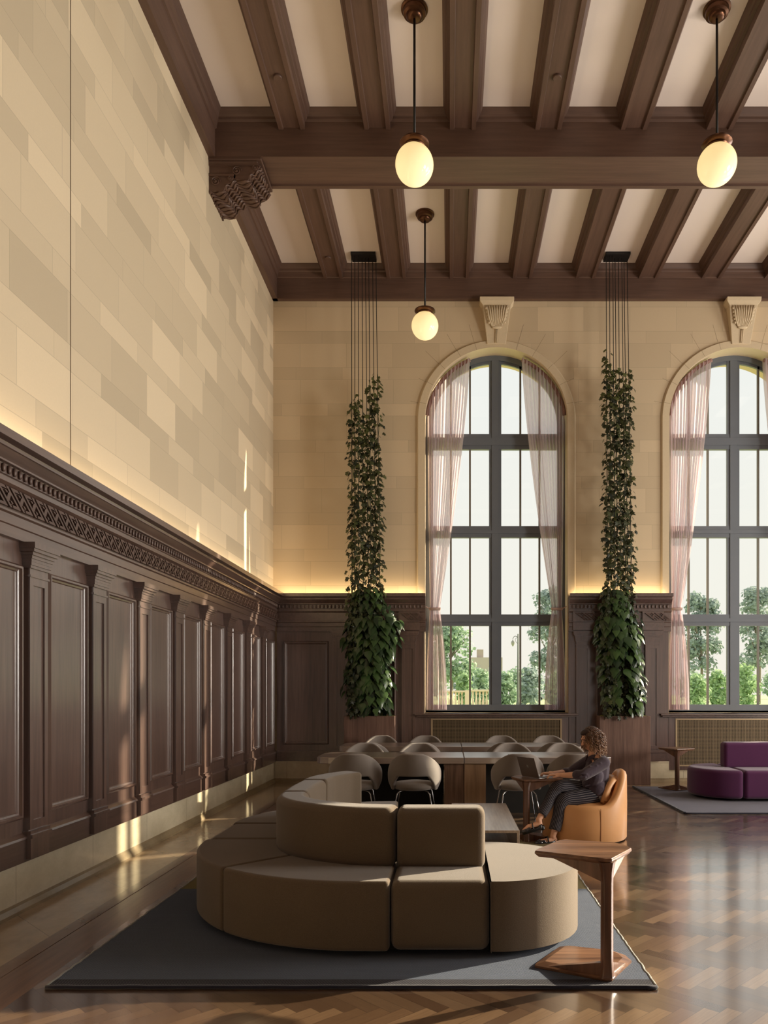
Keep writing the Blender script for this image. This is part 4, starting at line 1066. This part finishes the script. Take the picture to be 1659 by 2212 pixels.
# local +X runs along the hinge, local -Y towards the woman
g = MB(); g.box(0, .30, -.21, 0, 0.0, .008); lbase = g.build('base', M_SILV, lp, bevel=.002)
g = MB(); g.box(.02, .28, -.10, -.012, .008, .009); g.build('keyboard', M_BLACK, lbase)
ML = Matrix.Rotation(rad(-18), 4, 'X')
g = MB(); g.box(0, .30, .0, .006, .0, .215, ML); lid = g.build('lid', M_LAPB, lp, bevel=.002); lid.location = (0, 0, .008)
g = MB(); g.box(.008, .292, -.001, .0, .01, .208, ML); g.build('screen', M_SCREEN, lid)
g = MB(); g.ball((0, 0, 0), (.013, .001, .013), seg=14, rings=8); g.ball((.004, 0, .017), (.004, .001, .005), seg=8, rings=5)
o = g.build('logo', plain('logo_mirror', lin(170, 160, 150), .2, metal=.9), lid); o.location = ML @ Vector((.15, .0072, .115)); o.rotation_euler = (rad(-18), 0, 0)

# ------------------------------------------------------------------ the woman
def remesh(o, size, smooth=4):
    r = o.modifiers.new('remesh', 'REMESH'); r.mode = 'VOXEL'; r.voxel_size = size; r.use_smooth_shade = True
    if smooth:
        s = o.modifiers.new('smooth', 'SMOOTH'); s.iterations = smooth; s.factor = .5
pr = empty('person', (1.40, 7.85, 0)); tag(pr, 'woman with curly brown hair in dark shirt and pinstripe trousers typing in the tan chair', 'person')
def L(x, y, z): return Vector((x - 1.40, y - 7.85, z))
hip = L(1.50, 7.86, .47); chest = L(1.515, 7.82, .74); neckb = L(1.475, 7.80, .875); HEAD = L(1.435, 7.79, 1.035)
shN = L(1.545, 7.655, .80); elN = L(1.335, 7.56, .69); wrN = L(1.115, 7.69, .672)
shF = L(1.475, 7.98, .80); elF = L(1.27, 8.04, .665); wrF = L(1.065, 7.86, .672)
MH = Matrix.Rotation(rad(14), 3, 'Z') @ Matrix.Rotation(rad(-22), 3, 'Y')     # looks left and down
b = MB()
# head: skull, face, jaw, nose, ears
def H(x, y, z): return HEAD + MH @ Vector((x, y, z))                          # head space: face looks to -x
b.ball(H(.012, 0, .022), (.088, .070, .088), MH, 24, 16); b.ball(H(-.028, 0, -.018), (.060, .058, .080), MH, 24, 16)
b.ball(H(-.045, 0, -.072), (.036, .040, .030), MH, 18, 10); b.cap(H(-.02, .035, -.05), H(-.055, .012, -.085), .024, .018); b.cap(H(-.02, -.035, -.05), H(-.055, -.012, -.085), .024, .018)
b.cap(H(-.078, 0, .012), H(-.102, 0, -.022), .008, .0125); b.ball(H(-.094, .010, -.025), .008, None, 10, 6); b.ball(H(-.094, -.010, -.025), .008, None, 10, 6)
b.cap(H(-.072, .034, .028), H(-.080, .010, .026), .010, .010); b.cap(H(-.072, -.034, .028), H(-.080, -.010, .026), .010, .010)
b.ball(H(-.082, 0, -.052), (.012, .022, .011), MH, 12, 8); b.ball(H(-.060, .034, -.02), (.02, .018, .02), MH, 12, 8); b.ball(H(-.060, -.034, -.02), (.02, .018, .02), MH, 12, 8)
for s in (-1, 1): b.ball(H(.008, s * .070, -.005), (.018, .008, .030), MH, 12, 8)
b.cap(H(.005, 0, -.06), neckb, .048, .052)
# trunk and limbs under the clothes
b.cap(neckb, chest, .06, .09); b.cap(L(1.50, 7.76, .79), L(1.48, 7.90, .79), .06, .06); b.cap(chest, hip, .10, .12)
b.cap(neckb + Vector((.02, -.02, -.02)), shN, .045, .045); b.cap(neckb + Vector((.02, .02, -.02)), shF, .045, .045)
for (s_, e_, w_) in ((shN, elN, wrN), (shF, elF, wrF)):
    b.cap(s_, e_, .045, .036); b.cap(e_, e_ + (w_ - e_) * .35, .037, .036); b.cap(e_ + (w_ - e_) * .35, w_, .036, .0225)
def hand(w_, d, palm_n, side):
    """palm, four bent fingers of unequal length and a thumb from the side of the palm"""
    d = d.normalized(); n = palm_n.normalized(); s_ = d.cross(n).normalized() * side
    b.cap(w_, w_ + d * .03, .021, .024); 
    for k, off in enumerate((-.027, -.009, .009, .026)): b.cap(w_ + d * .015 + s_ * off * .7, w_ + d * .075 + s_ * off, .013, .0115)
    for off, ln, lift in ((-.027, .060, .2), (-.009, .070, .1), (.009, .066, .12), (.026, .050, .25)):
        k0 = w_ + d * .078 + s_ * off; k1 = k0 + (d * .9 - n * .35 + n * lift).normalized() * ln * .5; k2 = k1 + (d * .6 + n * -.75).normalized() * ln * .32; k3 = k2 + (d * .2 - n).normalized() * ln * .25
        b.cap(k0, k1, .0095, .0085); b.cap(k1, k2, .0085, .0078); b.cap(k2, k3, .0078, .0065)
    t0 = w_ + d * .025 - s_ * .024 - n * .006; t1 = t0 + (d * .6 - s_ * .75 - n * .2).normalized() * .032; t2 = t1 + (d * .95 - s_ * .15 - n * .3).normalized() * .028
    b.cap(t0, t1, .013, .0105); b.cap(t1, t2, .0105, .008)
hand(wrN, Vector((-.96, .10, .06)), Vector((0, .0, 1)), 1)
hand(wrF, Vector((-.96, -.06, .05)), Vector((0, 0, 1)), -1)
hipN = L(1.46, 7.77, .46); hipF = L(1.46, 7.93, .47)
knN = L(1.135, 7.66, .425); anN = L(1.03, 7.60, .075)
knF = L(1.09, 7.72, .545); anF = L(.885, 7.58, .245)
for (h_, k_, a_) in ((hipN, knN, anN), (hipF, knF, anF)):
    b.cap(h_, k_, .075, .052); b.cap(k_, k_ + (a_ - k_) * .35, .050, .050); b.cap(k_ + (a_ - k_) * .35, a_, .050, .028)
# feet
b.cap(anN, L(1.035, 7.61, .045), .030, .030); b.cap(L(1.045, 7.61, .04), L(.90, 7.555, .028), .030, .022); b.cap(L(.93, 7.555, .025), L(.86, 7.53, .02), .026, .016)
ftF = (Vector((-.82, -.05, -.57))).normalized(); b.cap(anF, anF + Vector((.01, 0, -.045)), .029, .028); b.cap(anF + Vector((.005, 0, -.04)), anF + ftF * .13 + Vector((0, 0, -.0)), .030, .021); b.cap(anF + ftF * .12, anF + ftF * .185, .024, .014)
body = b.build('body', M_SKIN, pr, smooth=True); remesh(body, .0042, 4)
# face details
g = MB()
for s in (-1, 1): g.ball(H(-.0795, s * .027, .009), (.006, .011, .0055), MH, 12, 8)
eye = g.build('eye', M_WHITE, pr, smooth=True)
g = MB()
for s in (-1, 1): g.ball(H(-.084, s * .027, .0075), (.0035, .005, .005), MH, 10, 6); g.tube([H(-.084, s * .013, .0125), H(-.088, s * .027, .0155), H(-.078, s * .042, .0115)], .0018, 5)
g.build('iris', M_EYE, eye, smooth=True)
g = MB()
for s in (-1, 1): g.tube([H(-.0895, s * .010, .028), H(-.0885, s * .027, .034), H(-.074, s * .046, .029)], [.002, .0038, .002], 6)
g.build('eyebrow', plain('brow', lin(50, 32, 24), .8), pr, smooth=True)
g = MB(); g.tube([H(-.078, -.022, -.053), H(-.0925, -.008, -.0485), H(-.0935, 0, -.050), H(-.0925, .008, -.0485), H(-.078, .022, -.053)], [.0018, .004, .0035, .004, .0018], 7)
g.tube([H(-.079, -.019, -.055), H(-.092, 0, -.0595), H(-.079, .019, -.055)], [.0015, .0052, .0015], 7); g.build('lips', M_LIPS, pr, smooth=True)
# hair: a cap plus loose corkscrew curls
def m_hair():
    t = NT('curly_hair'); a = t.n('ShaderNodeAttribute', attribute_name='tone').outputs['Fac']
    return t.set(t.ramp(a, [(0, lin(62, 42, 32)), (.5, lin(128, 92, 66)), (1, lin(206, 164, 122))]), .42, spec=.6)
MHAIR = m_hair()
g = MB(); g.ball(H(.035, 0, .030), (.088, .082, .088), MH, 22, 14); g.ball(H(.062, 0, -.045), (.062, .085, .085), MH, 22, 14); g.ball(H(.075, 0, -.12), (.055, .09, .06), MH, 20, 12)
g.ball(H(-.018, 0, .078), (.06, .062, .034), MH, 18, 10)
o = g.build('hair_mass', plain('hair_under', lin(54, 36, 28), .7), pr, smooth=True); remesh(o, .008, 3)
g = MB(); r = random.Random(4); tones = []
for k in range(420):
    # roots over the crown, away from the face
    while True:
        a = r.uniform(0, 2 * PI); el = r.uniform(-.25, 1.0); rx = cos(a) * math.sqrt(1 - max(-.9, el) ** 2 if abs(el) < 1 else 0)
        if not ((rx < -.45 and el < .62) or (rx < -.05 and el < .25)): break
    ry = sin(a) * math.sqrt(max(0, 1 - el ** 2))
    root = Vector((.025 + rx * .085, ry * .080, .030 + el * .090)); ln = r.uniform(.13, .25) * (1.0 if rx > -.2 else .72)
    out = Vector((max(rx, -.25) * .9 + .15, ry, 0)); n_ = 26; pts = []; ph = r.uniform(0, 6.28); cr_ = r.uniform(.006, .011)
    down = MH.inverted() @ Vector((0, 0, -1))
    for q in range(n_):
        u = q / (n_ - 1); p = root + out * (.055 * math.sin(min(1, u * 1.5) * PI / 2) + .015 * u) + down * ln * u ** 1.15
        aa = ph + u * ln * 120
        p += Vector((cos(aa), sin(aa), .3 * sin(aa))) * cr_ * min(1, u * 4 + .2); pts.append(H(*p))
    n0 = len(g.v); g.tube(pts, [.0052 * (1 - .5 * q / n_) for q in range(n_)], 4)
    tb = min(.45, max(0, r.gauss(.16, .14)))
    for q in range(n0, len(g.v)): g.a[q] = min(1, tb + .5 * ((q - n0) / (n_ * 4)) ** 1.5)
g.build('curls', MHAIR, pr, smooth=True, attr='tone')
# shirt
g = MB()
g.cap(neckb + Vector((.025, 0, -.045)), chest, .070, .125); g.cap(chest + Vector((.0, 0, 0)), hip + Vector((-.01, 0, .03)), .125, .138)
g.cap(L(1.535, 7.73, .80), L(1.495, 7.91, .80), .078, .078); g.cap(L(1.50, 7.78, .52), L(1.49, 7.93, .52), .12, .12)
g.cap(L(1.47, 7.73, .66), L(1.43, 7.80, .55), .09, .085); g.cap(L(1.45, 7.90, .66), L(1.42, 7.88, .55), .09, .085)
for (s_, e_, w_) in ((shN, elN, wrN), (shF, elF, wrF)):
    g.cap(s_, s_ + (e_ - s_) * .6, .066, .062); g.cap(s_ + (e_ - s_) * .6, e_, .062, .056); g.cap(e_, e_ + (w_ - e_) * .30, .055, .048)
    c_ = e_ + (w_ - e_) * .30; g.cap(c_ - (w_ - e_) * .05, c_, .052, .052)
r = random.Random(8)
for k in range(16):                                # folds
    u = r.random(); p = shN + (elN - shN) * u + Vector((0, -.055, r.uniform(-.03, .03))); g.cap(p, p + Vector((-.06, 0, .05 * r.uniform(-1, .6))), .010, .005)
for k in range(12):
    p = L(1.44 + r.uniform(-.03, .06), 7.70, .60 + r.uniform(-.1, .1)); g.cap(p, p + Vector((-.07, -.01, -.06 * r.random())), .012, .006)
o = g.build('shirt', M_SHIRT, pr, smooth=True); remesh(o, .006, 3)
g = MB(); # open collar
for s in (-1, 1):
    p0 = neckb + Vector((.03, s * .055, .03)); p1 = neckb + Vector((-.065, s * .045, -.02)); p2 = neckb + Vector((-.09, s * .02, -.085)); p3 = neckb + Vector((-.02, s * .085, -.035))
    g.add([p0, p1, p2, p3], [(0, 1, 2, 3)])
o = g.build('collar', M_SHIRT, pr); q = o.modifiers.new('s', 'SOLIDIFY'); q.thickness = .006
# trousers with pinstripes running down each leg
def m_pin():
    t = NT('pinstripe_wool'); a = t.n('ShaderNodeAttribute', attribute_name='tone').outputs['Fac']
    f = t.math('FRACT', t.math('MULTIPLY', a, 24 / (2 * PI))); st = t.math('LESS_THAN', f, .17)
    return t.set(t.mix(st, lin(44, 42, 50), lin(150, 144, 146)), .85, spec=.2)
MPIN = m_pin()
g = MB()
def leg(pts, rs): 
    pr_ = cr([(*p, *r_) for p, r_ in zip(pts, rs)], 7); g.tube([p[:3] for p in pr_], [(p[3], p[4]) for p in pr_], 72, caps=True)
leg([hipN + Vector((.05, .02, .02)), hipN, hipN + (knN - hipN) * .55 + Vector((0, 0, .0)), knN + Vector((.025, 0, .005)), knN + Vector((-.02, -.01, -.05)), knN + (anN - knN) * .45, L(1.045, 7.605, .135)],
    [(.07, .07), (.098, .092), (.088, .085), (.070, .070), (.066, .064), (.062, .060), (.060, .058)])
leg([hipF + Vector((.05, 0, .02)), hipF, hipF + (knF - hipF) * .55 + Vector((0, -.01, .02)), knF + Vector((.02, 0, .01)), knF + Vector((-.035, -.01, -.045)), knF + (anF - knF) * .5, anF + (knF - anF) * .14],
    [(.07, .07), (.100, .094), (.088, .082), (.068, .066), (.064, .062), (.058, .056), (.052, .050)])
g.ball(L(1.515, 7.85, .475), (.13, .175, .105), None, 24, 14)
g.build('trousers', MPIN, pr, smooth=True, attr='tone')
# shoes
def shoe(toe, heel, w_, strap):
    d = (toe - heel).normalized(); s_ = Vector((0, 0, 1)).cross(d).normalized(); n = d.cross(s_)
    if n.z < 0: n = -n
    g = MB(); n1 = 16; V = []; m2 = 12
    for i in range(n1 + 1):
        u = i / n1; c_ = heel + (toe - heel) * u; wd = w_ * (math.sin(PI * min(1, max(0.0, u * .93 + .05))) ** .45) * (1 - .15 * u); hgt = .040 if u < .15 else (.022 if u < .62 else .034 * (1 - ((u - .62) / .38) ** 2) + .012)
        for k in range(m2):
            a = PI + PI * k / (m2 - 1) if True else 0
            V.append(c_ + s_ * wd * cos(a) * 1.0 + n * (-.012 + (hgt if k in (0, m2 - 1) else (hgt * .5 if k in (1, m2 - 2) else -.012 * abs(sin(a))))))
    g.add(V, [(i * m2 + k, i * m2 + k + 1, (i + 1) * m2 + k + 1, (i + 1) * m2 + k) for i in range(n1) for k in range(m2 - 1)])
    c0 = heel + (toe - heel) * .80; g.ball(c0 + n * .004, (.045, w_ * .9, .022), Matrix((d, s_, n)).transposed(), 16, 8)
    c1 = heel + (toe - heel) * .45
    g.tube([c1 + s_ * w_ + n * .01, c1 + s_ * w_ * .6 + n * .045, c1 + n * .056 + d * -.01, c1 - s_ * w_ * .6 + n * .045, c1 - s_ * w_ + n * .01], .004, 6)
    g.cap(heel + n * -.01, heel + n * -.02, .02, .018)
    o = g.build('shoe', M_SHOE, pr, smooth=True); q = o.modifiers.new('s', 'SOLIDIFY'); q.thickness = .004; q.offset = 1
shoe(anF + ftF * .20 + Vector((0, 0, -.012)), anF + Vector((.035, 0, -.068)), .036, 1)
shoe(L(.845, 7.525, .018), L(1.065, 7.62, .022), .036, 1)

# ------------------------------------------------------------------ outdoors, distance haze put into pale colours
g = MB(); g.box(-120, 320, 13.9, 420, -.4, .18)
tl = NT('lawn_grass'); f = tl.noise(tl.pos(), .4, 4); o = g.build('lawn', tl.set(tl.mix(f, lin(168, 190, 120), lin(206, 214, 160)), .95)); o['kind'] = 'structure'
def at(px, py, Y): return ((px - 971) / F * Y, Y, HC - (py - 1497) / F * Y)
def tree(px, ptop, pbot, pw, Y, kind, label, seed, leaves=2600, grp='trees beyond the windows', trunk=True, full=False):
    r = random.Random(seed); x, _, zt = at(px, ptop, Y); zb = .18; wv = pw / F * Y / 2; t = empty('leafy_tree' if not full else 'shrub', (x, Y, zb)); tag(t, label, 'tree' if not full else 'bush', grp)
    Hh = zt - zb; PP = []; NN = []; SS = []; TT = []
    z0 = 0 if full else Hh * .22
    blobs = []
    for k in range(40):
        z = r.uniform(z0 + .1 * Hh, Hh * .93); q = (z - z0) / (Hh - z0); prof = math.sin(PI * min(1, .12 + q * .86)) ** .7
        a = r.uniform(0, 6.28); rr = wv * prof * math.sqrt(r.random()) * .75; blobs.append(((rr * cos(a), rr * sin(a) * .7, z), wv * r.uniform(.25, .42)))
    sz = 9.5 / F * Y
    for k in range(leaves):
        (bx, by, bz), br = r.choice(blobs); v = Vector((r.gauss(0, 1), r.gauss(0, 1), r.gauss(0, 1))).normalized(); q = r.uniform(.55, 1.05)
        PP.append((bx + v.x * br * q, by + v.y * br * q, max(.05, bz + v.z * br * q * .85))); NN.append((v.x, v.y - .3, v.z + .4)); SS.append(sz * r.uniform(.5, 1.1)); TT.append(min(1, max(0, r.gauss(.45, .22) + .25 * v.z)))
    g = MB(); leaf_cloud(g, PP, NN, SS, TT, 'quad', .2); g.build('crown', M_FOL[kind], t, attr='tone')
    if trunk:
        g = MB(); g.tube(cr([(0, 0, 0), (.02 * wv, 0, Hh * .3), (-.03 * wv, 0, Hh * .6), (0, 0, Hh * .9)], 5), [.06 * wv] * 8 + [.03 * wv] * 8, 7)
        for k in range(7):
            a = r.uniform(0, 6.28); z = Hh * r.uniform(.3, .6); g.tube([(0, 0, z), (cos(a) * wv * .4, sin(a) * wv * .3, z + Hh * .15), (cos(a) * wv * .7, sin(a) * wv * .5, z + Hh * .28)], [.03 * wv, .02 * wv, .008 * wv], 5)
        g.build('trunk', M_TRUNK, t, smooth=True)
tree(975, 1335, 0, 118, 95, 0, 'big rounded green tree seen at the left of the nearer window', 1, 3600)
tree(1192, 1262, 0, 108, 90, 1, 'tall grey green tree seen at the right of the nearer window', 2, 3600)
tree(1515, 1268, 0, 96, 88, 1, 'grey green tree seen at the left of the right window', 3, 3200)
tree(1640, 1252, 0, 100, 92, 1, 'tall pale tree at the right edge of the photo', 4, 3200)
BUSH = [(1040, 1438, 46, 0, 'in front of the distant brick house'), (1092, 1448, 50, 0, 'left of the street lamp'), (1146, 1440, 60, 1, 'right of the street lamp'), (1003, 1455, 40, 2, 'above the stone balustrade'),
        (1506, 1452, 60, 2, 'low in the right window beside the curtain'), (1552, 1440, 56, 2, 'bright in the middle of the right window'), (1612, 1436, 60, 2, 'round one at the far right'), (1200, 1452, 44, 2, 'beside the right curtain')]
for i, (px, pt, pw, kd, lb) in enumerate(BUSH):
    tree(px, pt, 0, pw, 60 + 2 * i, kd, 'green garden bush ' + lb, 20 + i, 1100, 'garden bushes outdoors', False, True)
# row of far trees along the horizon
FARL = ['distant tree behind the left curtain of the nearer window', 'distant tree behind the stone balustrade', 'distant tree between window mullion and street lamp', 'distant tree behind the right curtain of the nearer window', 'distant tree hidden behind the pier with the right planter',
        'distant tree behind the left curtain of the right window', 'distant tree left of the right window mullion', 'distant tree right of the right window mullion', 'distant tree at the right edge of the photo']
for i in range(9):
    px = 930 + 95 * i; tree(px, 1458 - (i * 37 % 17), 0, 110, 150 + (i % 3) * 8, i % 2, FARL[i], 50 + i, 900, 'far trees on the horizon', True)
# brick house
x, Y, z = at(1050, 1420, 186); t = empty('house', (x, Y, .18)); tag(t, 'distant grey brown house with chimney seen through the nearer window', 'house')
g = MB(); g.box(-4, 4, 0, 8, 0, z - .18); g.build('wall', plain('far_brick', lin(196, 184, 176), .9), t)
g = MB(); g.box(-2.2, -.6, 1, 2.4, z - .18, z + 1.8); g.build('chimney', plain('far_chimney', lin(188, 172, 162), .9), t)
for k in range(2):
    g = MB(); g.box(-2.6 + 3 * k, -1.2 + 3 * k, -.08, 0, z - 4.8, z - 2.6); g.build('window', plain('far_window_%d' % k, lin(200, 200, 196), .5), t)
# street lamp
x, Y, z = at(1119, 1374, 55); t = empty('street_lamp', (x, Y, .18)); tag(t, 'old style street lamp with curved arm seen through the nearer window', 'street lamp'); MP = plain('lamp_post_paint', lin(96, 100, 98), .6)
h = z - .18; g = MB(); g.tube([(0, 0, 0), (0, 0, h + .15)], [.09, .045], 10); g.lathe([(.16, 0), (.16, .5), (.1, .7), (.09, .9)], seg=12); g.build('post', MP, t, smooth='auto')
g = MB(); g.tube(cr([(0, 0, h - .15), (-.12, 0, h - .02), (-.26, 0, h - .02), (-.35, 0, h - .15), (-.37, 0, h - .24)], 6), .022, 6); g.tube(cr([(0, 0, h - .55), (-.12, 0, h - .45), (-.2, 0, h - .25), (-.1, 0, h - .12)], 5), .015, 5); g.build('arm', MP, t, smooth=True)
g = MB(); g.lathe([(.0, -.58), (.03, -.55), (.10, -.44), (.13, -.32), (.12, -.22), (.05, -.14), (.02, -.08)], (-.37, 0, h - .18), 14); g.build('lantern', plain('lantern_glass', lin(150, 150, 146), .3), t, smooth=True)
# balustrade
MS = plain('balustrade_stone', lin(226, 206, 186), .8)
for i, (xa, xb, Yb, lb) in enumerate(((-.75, 1.15, 50, 'left run'), (1.30, 2.60, 46, 'right run'))):
    t = empty('balustrade', ((xa + xb) / 2, Yb, .18)); tag(t, 'pale stone terrace balustrade outside the nearer window, ' + lb, 'balustrade'); zt = 1.66 - .18; c_ = (xa + xb) / 2
    zt += .05 * i
    g = MB(); g.box(xa - c_, xb - c_, -.18, .18, zt - .12, zt); g.build('top_rail', MS, t, bevel=.02)
    g = MB(); g.box(xa - c_, xb - c_, -.16, .16, 0, .42); g.build('plinth', MS, t)
    for xx in (xb - .14,):
        g = MB(); g.box(xx - c_, xx - c_ + .32, -.2, .2, 0, zt + .02); g.build('pier', MS, t, bevel=.01)
    n = int((xb - xa - .2) / .21); 
    for k in range(n):
        g = MB(); g.lathe([(.07, .42), (.07, .47), (.04, .5), (.075, .65), (.07, .8), (.035, 1.05), (.03, 1.2), (.055, 1.25), (.06, zt - .12)], (xa - c_ + .1 + k * .21, 0, 0), 10); g.build('baluster', MS, t, smooth=True)
# parked car
x, Y, z = at(1150, 1491, 130); t = empty('car', (x, Y, .18)); tag(t, 'silver grey car parked far off beyond the lawn', 'car')
g = MB(); pr_ = [(-2.1, .3), (2.1, .3), (2.1, .8), (1.5, .95), (.8, 1.4), (-.9, 1.42), (-1.5, .98), (-2.1, .85)]; g.extr([(a, b_) for a, b_ in pr_], 'y', -.8, .8); g.build('body', plain('car_paint', lin(170, 176, 184), .35), t, bevel=.06)
g = MB()
g.extr([(.7, .98), (1.2, .98), (.75, 1.34), (.05, 1.36), (.05, .98)], 'y', -.82, .82); g.extr([(-1.2, 1.0), (-.05, .98), (-.05, 1.36), (-.85, 1.36)], 'y', -.82, .82); g.build('glass', plain('car_glass', lin(80, 90, 98), .2), t)
for s in (-1.25, 1.3):
    for yy in (-.8, .62):
        g = MB(); g.tube([(s, yy, .3), (s, yy + .18, .3)], .31, 16); g.build('wheel', M_BLACK, t, smooth='auto')
